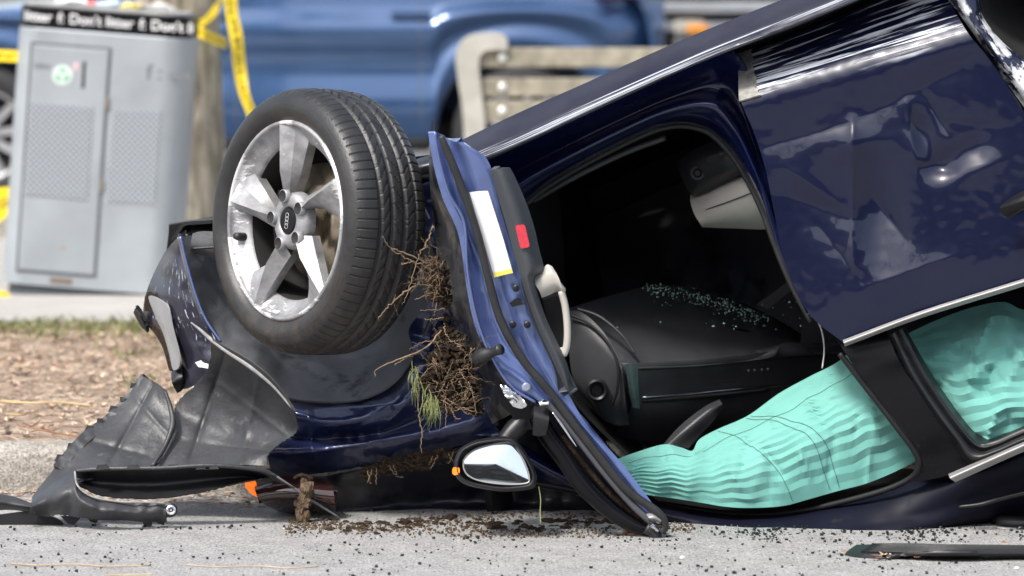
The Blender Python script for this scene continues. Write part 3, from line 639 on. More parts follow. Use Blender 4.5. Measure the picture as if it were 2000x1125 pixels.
outline_panel('torn_patch', R(.02, (381, 708), (392, 704), (398, 709), (407, 711), (406, 720), (398, 718), (388, 717)), M['white_label'], bco, .003, smooth_outline=False)
loft('fog_lamp_tube', [R(.1, (334, 728), (345, 714), (356, 712)), R(.06, (336, 748), (346, 742), (356, 738)), R(.1, (346, 768), (354, 764), (360, 756))], 12, 12, M['black_plastic'], bco, .02)

# torn bumper cover dragging on the road
BCR = ((440, 690, 372, 900, .020, 9), (505, 735, 470, 905, -.014, 8), (404, 730, 560, 850, -.010, 7), (300, 748, 215, 905, .014, 7), (262, 775, 330, 850, -.010, 6), (170, 860, 290, 890, .010, 6), (350, 860, 520, 880, .010, 6))
def bend(x, y, u, v): return .004 * nz(x, y, .012, 3) + .004 * abs(nz(x, y, .03, 1)) + .004 * max(0, ridged(x, y, .011, 8) - .6) + sum(crease(x, y, *c_) for c_ in BCR)
A0 = [(411, 662, .20), (440, 684, .17), (489, 716, .14), (533, 753, .12), (576, 803, .10)]
cov = loft('torn_bumper_cover', [A0, [(404, 725, .34), (436, 748, .32), (484, 786, .27), (536, 820, .20), (581, 842, .14)],
     [(346, 783, .42), (396, 808, .36), (455, 838, .30), (508, 860, .22), (546, 868, .16)], [(334, 828, .36), (380, 852, .32), (436, 874, .26), (488, 886, .18), (524, 890, .14)], [(298, 914, .24), (348, 913, .22), (418, 911, .19), (474, 908, .15), (524, 910, .13)]],
     70, 60, M['bumper'], car, .0035, bend, jag=4, sides='rtl')
cov['label'] = 'torn grey black bumper cover dragging on the road'
ptube('torn_edge', [(373, 630, .22), (392, 645, .21)] + A0, [1.5, 3, 4, 4.5, 5.5, 4, 2.5], M['bumper_edge'], cov, n=40)
loft('curled_lip', [[(p[0] + 1, p[1] - 1, p[2] - .005) for p in A0], [(418, 665, .19), (452, 682, .15), (504, 714, .12), (544, 752, .10), (578, 804, .09)], [(420, 672, .22), (456, 690, .19), (506, 722, .16), (543, 758, .13), (576, 806, .10)]], 50, 10, M['bumper'], cov, .003)
B = [[(278, 733, .46), (300, 744, .42), (325, 762, .38)], [(245, 777, .44), (290, 786, .39), (334, 800, .36)], [(207, 816, .40), (270, 832, .34), (337, 830, .33)],
     [(157, 854, .33), (232, 868, .29), (322, 872, .29)], [(108, 912, .25), (200, 906, .22), (298, 912, .23)], [(64, 968, .17), (118, 952, .15), (166, 936, .14)]]
loft('cover_wing', B, 50, 60, M['bumper'], cov, .0035, bend, jag=3, sides='trb')
ptube('wing_fold', [(323, 764, .36), (334, 800, .34), (337, 830, .31), (322, 872, .27), (298, 910, .21)], [3, 5, 6, 5, 4], M['bumper'], cov, n=30)
loft('wing_flange', [[(276, 730, .47), (243, 774, .45), (205, 812, .41), (155, 850, .34), (104, 908, .25)], [(286, 746, .45), (257, 788, .43), (222, 826, .39), (172, 864, .32), (120, 918, .24)]], 60, 5, M['bumper'], cov, .012, dY=lambda x, y, u, v: .006 * nz(x, y, .08) - .008)
for (x, y, Yv, k_) in ((262, 754, .45, .7), (240, 780, .43, .5), (222, 800, .42, .9), (196, 822, .38, .6), (176, 840, .36, 1.1), (140, 872, .31, .8), (118, 896, .27, 1.0)):
    outline_panel('clip_tab', A(Yv, (x - 12 * k_, y + 5 * k_), (x - 6, y - 9 * k_), (x + 6, y - 7 * k_), (x + 1, y + 10 * k_)), M['bumper'], cov, .004, smooth_outline=False)
outline_panel('wing_tip', A(.46, (266, 742), (280, 730), (296, 745), (312, 757), (306, 764), (286, 750), (275, 760)), M['black_plastic'], cov, .01, smooth_outline=False)
# lower channel strip
C0 = [(148, 920, .12), (200, 916, .10), (313, 914, .08), (414, 909, .08), (500, 917, .10), (575, 955, .14)]
C1 = [(154, 948, .11), (200, 968, .10), (290, 974, .09), (390, 962, .09), (462, 944, .11), (530, 930, .14)]
cm = [((a[0] + b[0]) / 2, (a[1] + b[1]) / 2, max(a[2], b[2]) + .05) for a, b in zip(C0, C1)]
loft('lower_strip', [C0, cm, C1], 80, 18, M['black_plastic'], cov, .0035, bend, jag=2, sides='tb')
ptube('strip_rim', C0[:-1] + [(540, 930, .12)], [4, 5, 4, 4.5, 4, 2], M['bumper'], cov, n=70)
for x in (200, 260, 338, 396, 414): 
    outline_panel('strip_tab', A(.075, (x - 14, 917), (x - 9, 908), (x + 8, 907), (x + 14, 916)), M['bumper'], cov, .008, smooth_outline=False)
# front roll of the cover
D0 = [(62, 968, .17), (105, 942, .13), (146, 922, .10), (152, 950, .05), (180, 971, .04), (232, 981, .04), (290, 982, .05), (322, 984, .06)]
D1 = [(58, 990, .10), (98, 972, .06), (136, 960, .03), (158, 980, .0), (196, 996, .0), (240, 1000, .01), (285, 1003, .03), (324, 1003, .05)]
D2 = [(53, 1010, .13), (92, 1010, .10), (124, 1008, .07), (165, 1014, .05), (200, 1017, .05), (245, 1018, .06), (288, 1021, .07), (326, 1021, .08)]
loft('cover_roll', [D0, D1, D2], 90, 30, M['bumper'], cov, .0035, jag=6, sides='bl', dY= lambda x, y, u, v: .01 * ridged(x, y, .022, 1) + .004 * nz(x, y, .06))
ptube('roll_highlight', [(x, y - 1, z - .006) for x, y, z in D0[2:]], 2.0, M['bumper_edge'], cov, n=50)  # pale tube paints the highlight along the roll's outer edge
for (x0, x1, yb) in ((56, 74, 1022), (118, 160, 1026), (168, 196, 1022), (276, 300, 1036), (300, 328, 1026)):
    outline_panel('torn_tooth', A(.10, (x0, 1008), (x1, 1008), ((x0 + x1) / 2 + 6, yb), ((x0 + x1) / 2 - 6, yb - 3)), M['black_plastic'], cov, .008, smooth_outline=False)
loft('left_scrap', [A(.15, (-30, 962), (20, 968), (60, 982), (82, 992)), A(.12, (-30, 975), (20, 985), (55, 990), (80, 996)), A(.17, (-30, 998), (20, 996), (50, 1000), (70, 1008))], 26, 14, M['bumper'], cov, .004, bend)
outline_panel('flat_scrap', A(.14, (-30, 1012), (10, 1004), (60, 1000), (110, 1012), (120, 1026), (60, 1024), (0, 1026)), M['black_plastic'], cov, .01)
def disc(name, px, py, Y, r, m, parent, th=.006, rr=None, tilt=0, sides=24):
    c = P(px, py, Y); V = []; Fc = []
    prof = [(0, -th), (r * .7, -th), (r, -th * .6), (r, th), (0, th)] if rr is None else [(rr, -th * .6), (rr + (r - rr) * .5, -th), (r, -th * .5), (r, th), (rr, th)]
    for k in range(sides):
        a = 2 * math.pi * k / sides
        for (q, z) in prof: V.append((c[0] + q * math.cos(a), c[1] + z + q * math.cos(a) * tilt, c[2] + q * math.sin(a)))
    n = len(prof)
    for k in range(sides):
        k2 = (k + 1) % sides
        for j in range(n - 1): Fc.append((k * n + j, k2 * n + j, k2 * n + j + 1, k * n + j + 1))
    return pmesh(name, V, Fc, m, parent, False)
disc('clip_body', 332, 996, .07, .020, M['black_plastic'], cov, .012)
disc('clip_ring', 334, 996, .055, .0135, M['chrome'], cov, .004, rr=.007)
disc('clip_pin', 334, 996, .054, .004, M['chrome'], cov, .005)

# ---- front wheel
WA = RAD(52.0); WY = .12
view_n = np.array((-math.sin(WA), 0.02, math.cos(WA))); view_n /= np.linalg.norm(view_n)
toview = -_fw
def v2w(v): return _rt * v[0] + _up * v[1] + toview * v[2]
wn = v2w(view_n); e1 = v2w(np.array((math.cos(WA), 0.0, math.sin(WA)))); e2 = np.cross(wn, e1); 
wc = P(555, 431, WY)
def wl(x, y, z): return wc + e1 * x + e2 * y + wn * z
R0 = .272
def lathe(name, prof, m, parent, n=96, rf=None, attr=False):
    V = []; Fc = []; k = len(prof)
    for i in range(n):
        a = 2 * math.pi * i / n; c, s = math.cos(a), math.sin(a)
        for (r, z) in prof: V.append(wl(r * c, r * s, z))
    for i in range(n):
        i2 = (i + 1) % n
        for j in range(k - 1): Fc.append((i * k + j, i * k + j + 1, i2 * k + j + 1, i2 * k + j))
    o = pmesh(name, V, Fc, m, parent, True)
    if attr: setrad(o)
    return o
def setrad(o):
    at = o.data.attributes.new('rad', 'FLOAT', 'POINT'); out = []
    for v in o.data.vertices:
        d = np.array(v.co) - wc; out.append(math.hypot(d @ e1, d @ e2) / R0)
    at.data.foreach_set('value', out)
def smooth_prof(p, n): return [tuple(q) for q in cr(np.array(p), n)]
whl = lathe('wheel', [(.217, -.044), (.214, -.06), (.214, -.10), (.214, -.2), (.16, -.205), (.02, -.205)], M['wheel_dark'], car)
whl['label'] = 'scuffed five spoke front wheel pointing skyward'
lathe('rim', smooth_prof([(.280, -.012), (.276, .000), (.270, .004), (.264, .001), (.260, -.008), (.252, -.016), (.234, -.028), (.222, -.037), (.217, -.045)], 34), M['alloy'], whl, 160, attr=True)
# tyre with real grooves and shoulder cuts
prof = [(.274, -.012), (.277, -.002), (.290, .010), (.306, .0155), (.322, .0145), (.336, .009), (.347, .001), (.3555, -.011), (.3615, -.026), (.3655, -.045), (.3675, -.075), (.3682, -.112), (.3675, -.150), (.3655, -.180), (.3615, -.200), (.3555, -.214), (.345, -.226), (.33, -.234), (.30, -.238), (.272, -.225)]
tp = cr(np.array(prof), 150); NA = 960; pitch = 11.4285
V = []; Fc = []
Kp = len(tp)
groove = ((-.062, .0058), (-.100, .0066), (-.142, .0066), (-.180, .0058))
gz = np.zeros(Kp)
for c, w_ in groove: gz += np.clip(1.35 - (np.abs(tp[:, 1] - c) / (w_ * .75)), 0, 1) * .011
gz[tp[:, 0] < .35] = 0
for i in range(NA):
    a = 2 * math.pi * i / NA; c, s = math.cos(a), math.sin(a); ph = int(i % pitch)
    for j in range(Kp):
        r, z = tp[j]; d = min(gz[j], .011)
        sh = (-.055 < z < .000 and r > .347) or (-.225 < z < -.186 and r > .347)
        if sh and ph == 0: d = max(d, .0065)
        zz = z
        if (-.094 < z < -.068) and (i + int((z + .05) * 700)) % 16 in (0, 1): d = max(d, .003)
        if (-.136 < z < -.106) and (i + int(abs(z + .112) * 600)) % 18 in (0, 1): d = max(d, .003)
        if (-.174 < z < -.148) and (i + int((z + .15) * 500)) % 18 in (0, 1): d = max(d, .003)
        if z > .004 and .318 < r < .3225: d -= .0012
        V.append(wl((r - d) * c, (r - d) * s, zz))
for i in range(NA):
    i2 = (i + 1) % NA
    for j in range(Kp - 1): Fc.append((i * Kp + j, i * Kp + j + 1, i2 * Kp + j + 1, i2 * Kp + j))
pmesh('tyre', V, Fc, M['tyre'], whl, True)
def pol(r, a): return (r * R0 * math.cos(RAD(a)), r * R0 * math.sin(RAD(a)))
for k in range(5):
    o_ = 72 * k + 1; V = []; Fc = []; n = 15
    def seg(*nodes):                                         # straight edges through (r, angle, z)
        return [((q[0], q[1]), q[2]) for q in cr(np.array([(*pol(r, a_ + o_), z) for r, a_, z in nodes]), n, True)]
    L = seg((.955, 70, -.026), (.455, 86, -.048), (.27, 100, -.036))
    Rm = seg((.970, 82, -.011), (.475, 89, -.020), (.24, 97, -.023))
    Rg = seg((.985, 94.5, .003), (.500, 94, .009), (.20, 96, -.008))
    T = seg((.985, 97.5, -.006), (.600, 103, -.024), (.35, 117, -.034))
    lines = []
    for q, ln in enumerate((L, L, Rm, Rg, T, T)):
        row = []
        for (xy, z) in ln:
            zz = z - (.028 if q in (0, 5) else 0); s_ = .97 if q in (0, 5) else 1
            row.append(wl(xy[0] * s_, xy[1] * s_, zz))
        lines.append(row)
    m_ = len(lines)
    for a in range(m_ - 1):                                  # faceted: each band has its own vertices
        b0 = len(V); V += lines[a] + lines[a + 1]
        for i in range(n - 1): Fc.append((b0 + i, b0 + i + 1, b0 + n + i + 1, b0 + n + i))
    sp = pmesh('spoke', V, Fc, M['alloy'], whl, True); setrad(sp)
    # lug hole: raised collar, shallow cup coloured dark as the hole's shade
    a = RAD(246 + 72 * k - 2); cx, cy = .0690 * math.cos(a), .0690 * math.sin(a); V = []; Fc = []
    pr_ = [(.0200, -.016), (.0185, -.0025), (.0165, -.0012), (.0155, -.0018), (.0150, -.0028), (.0001, -.0030)]
    for i in range(20):
        b = 2 * math.pi * i / 20
        for (r, z) in pr_: V.append(wl(cx + r * math.cos(b), cy + r * math.sin(b), z))
    for i in range(20):
        i2 = (i + 1) % 20
        for j in range(5): Fc.append((i * 6 + j, i * 6 + j + 1, i2 * 6 + j + 1, i2 * 6 + j))
    lh = pmesh('lug_hole', V, Fc, M['alloy'], whl, True); setrad(lh)
    lh.data.materials.append(M['wheel_dark']); lh.data.polygons.foreach_set('material_index', [1 if (i % 5) >= 2 else 0 for i in range(len(Fc))])
lathe('hub', [(.082, -.050), (.079, -.030), (.074, -.019), (.064, -.0130), (.050, -.0115), (.0385, -.0125), (.0365, -.030)], M['alloy'], whl, 60, attr=True)
lathe('hub_cap', smooth_prof([(.0365, -.018), (.0355, -.0125), (.034, -.0105), (.02, -.0095), (.0005, -.009)], 14), M['gloss_black'], whl, 40)
for k in range(4):
    oy = (k - 1.5) * .0098; V = []; Fc = []; ox = oy * .16
    for i in range(28):
        b = 2 * math.pi * i / 28
        for j in range(6):
            g = 2 * math.pi * j / 6; r = .0070 + .00085 * math.cos(g); V.append(wl(ox + r * math.cos(b), oy + r * math.sin(b), -.0087 + .0006 * math.sin(g) + .0002 * k))
    for i in range(28):
        for j in range(6):
            i2, j2 = (i + 1) % 28, (j + 1) % 6; Fc.append((i * 6 + j, i * 6 + j2, i2 * 6 + j2, i2 * 6 + j))
    pmesh('emblem_ring', V, Fc, M['logo'], whl, True)
lathe('brake_disc', [(.165, -.135), (.163, -.118), (.105, -.118), (.10, -.10), (.06, -.098), (.02, -.098)], M['disc'], whl, 64)
V = []; Fc = []
for (a0, a1, r0, r1) in ((150, 205, .10, .18),):
    for i in range(9):
        a = RAD(a0 + (a1 - a0) * i / 8); c, s = math.cos(a), math.sin(a)
        for (r, z) in ((r0, -.15), (r0, -.088), (r1, -.088), (r1, -.15)): V.append(wl(r * c, r * s, z))
    for i in range(8):
        for j in range(4): Fc.append((i * 4 + j, i * 4 + (j + 1) % 4, (i + 1) * 4 + (j + 1) % 4, (i + 1) * 4 + j))
    Fc += [(0, 1, 2, 3), (32, 35, 34, 33)]
pmesh('brake_caliper', V, Fc, M['wheel_dark'], whl)
va = RAD(190); vx, vy = .238 * math.cos(va), .238 * math.sin(va)
tube('valve_stem', [wl(vx, vy, -.03), wl(vx, vy, -.012), wl(vx * .97, vy * .97, .004)], [.012, .012, .010], M['rubber'], whl, sides=12)
tube('axle', [wl(0, 0, -.2), wl(0, .01, -.35), wl(.0, .0, -.55)], [.06, .04, .04], M['wheel_dark'], whl, sides=14)
# ---- open front door, seen on its rear edge
def DY(y): return -.24 + (y - 250) / 800 * .16            # depth of the door's rear edge
def D(off, *pts): return [(p[0], p[1], DY(p[1]) + off + (p[2] if len(p) > 2 else 0)) for p in pts]
dr = loft('front_door', [D(0, (849, 256), (862, 262, .03), (880, 274, .035), (892, 277, .0), (903, 278, .0)), D(0, (858, 312), (874, 318, .04), (896, 312, .03), (912, 305, .0), (953, 314, .01)), D(0, (876, 378), (895, 395, .04), (925, 396, .02), (945, 396, .0), (975, 398, .01)),
      D(0, (908, 450), (922, 482, .04), (955, 482, .015), (975, 482, .0), (1000, 484, .01)), D(0, (916, 530), (945, 552, .03), (975, 552, .015), (992, 552, .0), (1020, 553, .01)), D(0, (936, 630), (965, 627, .04), (1000, 626, .02), (1018, 625, .0), (1045, 625, .01)),
      D(0, (966, 702), (1000, 694, .03), (1030, 694, .02), (1050, 694, .0), (1083, 712, .01)), D(0, (1005, 758), (1040, 756, .0), (1065, 758, .02), (1085, 760, .0), (1113, 774, .01)), D(0, (1072, 796), (1098, 808, .0), (1115, 815, .02), (1130, 822, .0), (1150, 835, .01)),
      D(0, (1135, 872), (1150, 878, .0), (1168, 880, .02), (1180, 882, .0), (1206, 895, .01)), D(0, (1200, 955), (1213, 960, .0), (1230, 958, .02), (1242, 960, .0), (1266, 972, .01)), D(0, (1258, 1012), (1266, 1012, .0), (1274, 1010, .01), (1282, 1010, .0), (1292, 1015, .01))],
      50, 160, M['sky_lit_blue'], car, .02, lambda x, y, u, v: .004 * nz(x, y, .03, 2) + .002 * nz(x, y, .012, 5))
dr['label'] = 'blue front door swung open towards the road'
sk = [D(0, (838, 262, .25), (844, 280, .12), (849, 300, .02)), D(0, (839, 350, .27), (850, 350, .14), (870, 368, .0)), D(0, (847, 430, .28), (876, 432, .13), (905, 434, -.005)), D(0, (859, 522, .28), (886, 524, .13), (912, 526, -.005)),
      D(0, (877, 610, .28), (904, 612, .12), (928, 606, -.005)), D(0, (908, 715, .26), (934, 702, .10), (954, 692, -.005)), D(0, (945, 792, .22), (975, 772, .08), (996, 752, -.005)), D(0, (962, 828, .2), (1004, 806, .06), (1048, 786, .0))]
loft('outer_skin', sk, 44, 110, M['skin'], dr, .004, lambda x, y, u, v: (.025 * ridged(x, y, .012, 6) - .012 + .01 * nz(x, y, .03)) * (1 - u * .9))
outline_panel('skin_shard', D(.03, (838, 268), (841, 246), (846, 229), (848, 246), (853, 300), (846, 330)), M['navy_grime'], dr, .004, smooth_outline=False)
ptube('skin_hem', D(-.01, (849, 258), (858, 312), (877, 378), (907, 436), (913, 530), (933, 630), (962, 700), (1000, 756), (1046, 786)), [2.5, 3, 3, 3.5, 3, 3, 3, 3, 3], M['sky_lit_blue'], dr, n=60)
ptube('door_weatherstrip', D(-.03, (862, 266), (872, 292), (893, 343), (918, 410), (939, 480), (958, 560), (980, 630), (1022, 704), (1074, 766), (1143, 857), (1220, 952), (1284, 1000, .0), (1299, 1026), (1292, 1040)), [6, 7.5, 8, 8, 8, 8, 8.5, 8.5, 8.5, 8.5, 8.5, 8, 7.5, 6.5], M['rubber'], dr, n=110, sides=10)
outline_panel('door_label', D(-.012, (917, 376), (935, 373.5), (953, 373), (968, 420), (984, 470), (1001, 531), (982, 536), (965, 541), (950, 490), (934, 435)), M['white_label'], dr, .002, smooth_outline=False)
outline_panel('label_footer', D(-.016, (963, 533), (982, 529), (999, 525), (1002, 533), (984, 537), (965, 542)), M['yellow_label'], dr, .002, smooth_outline=False)
trim = [D(-.01, (957, 332), (975, 329, -.01), (996, 327, .02)), D(-.01, (964, 352), (985, 351, -.015), (1008, 350, .03)), D(-.01, (977, 401), (1003, 401, -.02), (1030, 402, .03)), D(-.01, (990, 445), (1017, 445, -.02), (1044, 446, .03)), D(-.01, (1001, 486), (1027, 486, -.02), (1053, 486, .03)),
        D(-.01, (1012, 525), (1036, 527, -.02), (1062, 528, .03)), D(-.01, (1020, 553), (1032, 550, -.015), (1045, 546, .02)), D(-.01, (1045, 625), (1054, 620, -.01), (1064, 615, .02)), D(-.01, (1083, 712), (1096, 712, -.01), (1108, 712, .02)), D(-.01, (1112, 774), (1112, 764, -.005), (1112, 755, .02))]
loft('door_trim_panel', trim, 18, 80, M['door_trim'], dr, .03)
outline_panel('red_reflector', rquad(*D(-.036, (1006, 441), (1025, 439), (1035, 482), (1017, 486)), .25), M['red_lens'], dr, .006, smooth_outline=False)
loft('armrest', [D(.03, (1042, 546), (1056, 530), (1068, 517), (1078, 520)), D(.005, (1046, 556), (1060, 542), (1076, 530), (1090, 540)), D(.005, (1054, 570), (1070, 562), (1086, 556), (1099, 566)), D(.03, (1058, 582), (1074, 576), (1088, 570), (1100, 578))], 20, 20, M['beige'], dr, .012)
ptube('pull_handle', D(.02, (1096, 568), (1104, 600), (1108, 640), (1107, 672), (1101, 692), (1094, 680)), [7, 7, 7, 7, 6.5, 5], M['beige'], dr, n=34, sides=10)
loft('handle_pocket', [D(.06, (1060, 586), (1080, 580), (1098, 576)), D(.08, (1070, 630), (1088, 628), (1104, 624)), D(.06, (1088, 690), (1096, 690), (1104, 684))], 12, 16, M['interior'], dr, .02)
def knob(name, px, py, r, m, parent, off=-.02): disc(name, px, py, DY(py) + off, r, m, parent, .006)
for (x, y) in ((1008, 563), (1002, 634), (1030, 634)):
    knob('door_bolt', x, y, .0095, M['black_plastic'], dr, -.012); knob('bolt_socket', x, y, .0045, M['interior'], dr, -.018)
outline_panel('latch_slot', D(-.012, (995, 592), (1010, 582), (1018, 584), (1019, 592), (1025, 594), (1000, 600)), M['interior'], dr, .004, smooth_outline=False)
knob('plug', 1028, 756, .012, mat('grey_plug', (.22, .25, .33), .4), dr, -.008)
ptube('buffer', D(-.02, (928, 703, .04), (945, 694, .01), (962, 688, -.01), (978, 682, -.03)), [14, 15, 9, 11], M['rubber'], dr, n=20, sides=12)
# window frame of the door
ptube('window_frame', D(.0, (1050, 812, .03), (1070, 850, .02), (1098, 890, .01), (1138, 948), (1190, 998), (1240, 1028, .0), (1278, 1036)), [20, 20, 18, 17, 15, 14, 12], M['gloss_black'], dr, n=60, sides=12)
ptube('frame_strip', D(-.02, (1062, 786), (1082, 800), (1130, 858), (1190, 934), (1240, 990), (1276, 1022)), [7, 7.5, 8, 8, 8, 8], mat('grey_frame_strip', (.10, .10, .115), .35, .3), dr, n=60, sides=8)
ptube('frame_groove', D(.02, (1098, 850), (1150, 918), (1200, 972), (1256, 1016)), 6, M['soil'], dr, n=40)
ptube('frame_flange', D(.02, (1100, 900), (1140, 960), (1195, 1012), (1230, 1036), (1262, 1048)), 4, M['navy'], dr, n=40)
ptube('chrome_strip', D(-.035, (1080, 806), (1096, 828), (1112, 852), (1126, 872)), [1.5, 3, 2.5, 1], M['chrome'], dr, n=20)
loft('chrome_cap', [D(-.03, (1051, 785), (1060, 782), (1068, 781)), D(-.04, (1055, 790), (1063, 789), (1072, 789)), D(-.03, (1060, 794), (1068, 794), (1072, 793))], 10, 8, M['chrome'], dr, .01)
loft('frame_block', [D(.0, (1045, 786), (1056, 792), (1072, 796)), D(-.03, (1042, 815), (1056, 818), (1072, 822)), D(-.02, (1040, 850), (1052, 852), (1066, 850))], 14, 14, M['black_plastic'], dr, .04)
loft('tip_cap', [D(-.03, (1262, 1004), (1276, 1002), (1290, 1012)), D(-.045, (1268, 1012), (1280, 1012), (1291, 1018)), D(-.03, (1274, 1020), (1284, 1020), (1290, 1024))], 12, 10, M['satin'], dr, .012)
loft('tip_chrome', [D(-.04, (1272, 1022), (1284, 1030), (1288, 1034)), D(-.05, (1272, 1026), (1281, 1033), (1286, 1038)), D(-.04, (1274, 1031), (1279, 1038), (1284, 1041))], 8, 8, M['chrome'], dr, .008)
ptube('tip_boot', D(-.02, (1262, 1030), (1276, 1038), (1281, 1048), (1279, 1056)), [12, 13, 12, 6], M['rubber'], dr, n=14, sides=12)
# sail corner with a broken shiny insert
outline_panel('sail_panel', D(.02, (975, 745), (995, 740), (1030, 762), (1058, 790), (1056, 830), (1030, 838), (1000, 812), (975, 782)), M['gloss_black'], dr, .03)
si = loft('broken_insert', [D(-.02, (976, 752), (986, 752), (996, 762)), D(-.02, (986, 772), (1004, 768), (1018, 776)), D(-.02, (1002, 794), (1018, 798), (1031, 792))], 26, 26, M['chrome'], dr, .004, lambda x, y, u, v: .012 * ridged(x, y, .06, 3))
# ---- door mirror
hs = D(0, (886, 902), (892, 886), (902, 873), (932, 859), (981, 852), (1003, 856), (1014, 866), (1030, 888), (1045, 918), (1049, 938), (1044, 951), (1028, 957), (981, 960), (920, 950), (896, 938), (887, 922))
MYo = -.16
hs = [(x, y, MYo + .02) for x, y, _ in hs]
hsb = [(x * .93 + 966 * .07, y * .95 + 905 * .05, MYo + .10) for x, y, _ in hs]
hin = [(966 + (x - 966) * .93, 905 + (y - 905) * .90, MYo - .005) for x, y, _ in hs]
hin2 = [(966 + (x - 966) * .885, 905 + (y - 905) * .83, MYo + .0) for x, y, _ in hs]
hin3 = [(966 + (x - 966) * .87, 905 + (y - 905) * .81, MYo + .02) for x, y, _ in hs]
def closed(l): 
    q = np.array(l + l[:1]); return [tuple(v) for v in q]
mr = loft('door_mirror', [closed(hsb), closed(hs), closed(hin), closed(hin2), closed(hin3)], 90, 24, M['black_plastic'], car, .004)
gp = [(905, 898, 0), (918, 884, 0), (938, 874, 0), (975, 865, 0), (1000, 864, 0), (1012, 878, 0), (1026, 906, 0), (1034, 932, 0), (1028, 944, 0), (985, 946, 0), (940, 940, 0), (916, 930, 0), (906, 916, 0)]
gp = [(x, y, MYo + .012 + (y - 905) * -.00027 + (x - 966) * .00004) for x, y, _ in gp]
q = np.array(gp + gp[:1]); 
gc = np.array((966, 908, gp[0][2])); gpl = [np.array(v) for v in gp]
mg = outline_panel('mirror_back', [(x, y, z + .010) for x, y, z in gp], M['interior'], mr, .004)
outline_panel('mirror_glass', gp, M['mirror'], mr, .003, dome=.0042)
ptube('glass_rim', [(x * 1.0, y * 1.0, z - .004) for x, y, z in gp + gp[:1]], 1.6, M['satin'], mr, n=90, sides=6)
outline_panel('mirror_lamp', A(MYo - .005, (884, 916), (890, 913), (897, 915), (897, 924), (889, 928), (884, 925)), M['amber'], mr, .012)
ptube('mirror_arm', [(985, 862, MYo + .06), (1002, 842, MYo + .07), (1022, 822, MYo + .08), (1040, 806, MYo + .1)], [17, 20, 20, 20], M['black_plastic'], mr, n=20, sides=12)

# ---- cabin seen through the opening
loft('footwell_liner', [A(0, (1010, 400, .40), (1010, 480, .42), (1040, 600, .44), (1110, 760, .46), (1240, 900, .46)), A(0, (1090, 370, .75), (1100, 470, .80), (1110, 590, .80), (1160, 740, .8), (1260, 880, .8))], 40, 10, M['interior'], car, .01)
das = loft('dashboard', [A(0, (1105, 604, .58), (1200, 575, .75), (1300, 556, .9), (1420, 580, 1.0), (1520, 625, 1.05), (1620, 690, 1.1)), A(0, (1120, 640, .5), (1220, 628, .56), (1330, 625, .66), (1430, 635, .75), (1520, 655, .85), (1620, 700, .95)),
      A(0, (1205, 700, .44), (1245, 704, .45), (1350, 698, .53), (1440, 690, .60), (1540, 682, .68), (1680, 675, .8)), A(0, (1213, 714, .42), (1248, 712, .43), (1350, 706, .5), (1440, 698, .57), (1540, 688, .66), (1680, 682, .78)),
      A(0, (1225, 760, .43), (1250, 762, .45), (1350, 755, .53), (1440, 748, .6), (1540, 740, .69), (1680, 735, .8)), A(0, (1232, 800, .46), (1252, 806, .48), (1350, 806, .56), (1440, 806, .64), (1540, 806, .73), (1680, 806, .84)), A(0, (1200, 850, .56), (1252, 860, .58), (1350, 866, .68), (1440, 870, .76), (1540, 876, .84), (1680, 880, .9))],
      90, 70, M['dash'], car, .02)
loft('dash_end_panel', [A(0, (1108, 606, .50), (1140, 612, .47), (1180, 650, .44), (1212, 706, .41)), A(0, (1110, 660, .48), (1140, 665, .45), (1180, 690, .42), (1216, 730, .40)), A(0, (1120, 740, .47), (1150, 760, .44), (1190, 770, .42), (1222, 790, .42)), A(0, (1160, 800, .48), (1180, 820, .46), (1205, 830, .45), (1230, 830, .46))], 30, 30, M['dash'], das, .015)
ptube('panel_seam', [(1112, 614, .465), (1150, 632, .44), (1186, 668, .415), (1206, 712, .395), (1206, 760, .40), (1196, 790, .415)], 2.6, M['interior'], das, n=40)
ptube('panel_bead', [(1128, 603, .49), (1170, 618, .46), (1212, 652, .435), (1240, 690, .425)], 3.2, M['dash'], das, n=40)
disc('vent_ring', 1166, 762, .405, .032, M['black_plastic'], das, .012, rr=.020); disc('vent_core', 1166, 762, .42, .021, M['interior'], das, .004)
loft('trim_end', [A(0, (1222, 716, .405), (1232, 713, .40), (1246, 714, .41)), A(0, (1228, 758, .405), (1236, 757, .40), (1247, 758, .41)), A(0, (1236, 796, .42), (1242, 797, .415), (1250, 798, .42))], 12, 16, M['satin'] if False else mat('teal_grey_trim', (.035, .06, .06), .3, .3), das, .008)
ptube('chrome_vane', [(1254, 776, .46), (1320, 771, .505), (1400, 764, .56), (1480, 756, .62), (1540, 751, .67)], [2.6, 2.2, 1.8, 2.6, 1], M['chrome'], das, n=30, sides=6)
ptube('vent_slot', [(1254, 783, .468), (1330, 777, .515), (1400, 771, .565), (1500, 760, .64)], 5, M['interior'], das, n=30)
for x, y, Yv in ((1462, 724, .60), (1474, 723, .605), (1488, 722, .615), (1500, 721, .62)): disc('dash_button', x, y, Yv - .012, .0035, M['dash'], das, .003)
loft('glove_latch', [A(0, (1395, 645, .70), (1450, 642, .74), (1475, 652, .77)), A(0, (1400, 660, .68), (1450, 660, .72), (1478, 660, .75))], 12, 6, M['gloss_black'], das, .006)
loft('console_post', [A(.9, (1555, 580), (1600, 560), (1660, 560)), A(.85, (1565, 640), (1610, 640), (1670, 640)), A(.85, (1560, 720), (1620, 720), (1690, 720)), A(.9, (1540, 800), (1620, 800), (1700, 800))], 14, 16, M['interior'], car, .03)
loft('sun_visor', [A(0, (1295, 868, .50), (1330, 830, .50), (1375, 795, .52), (1405, 780, .54)), A(0, (1305, 870, .47), (1345, 836, .47), (1385, 802, .49), (1410, 788, .51)), A(0, (1345, 876, .48), (1368, 850, .49), (1395, 820, .5), (1412, 796, .52))], 30, 14, M['dash'], car, .015)
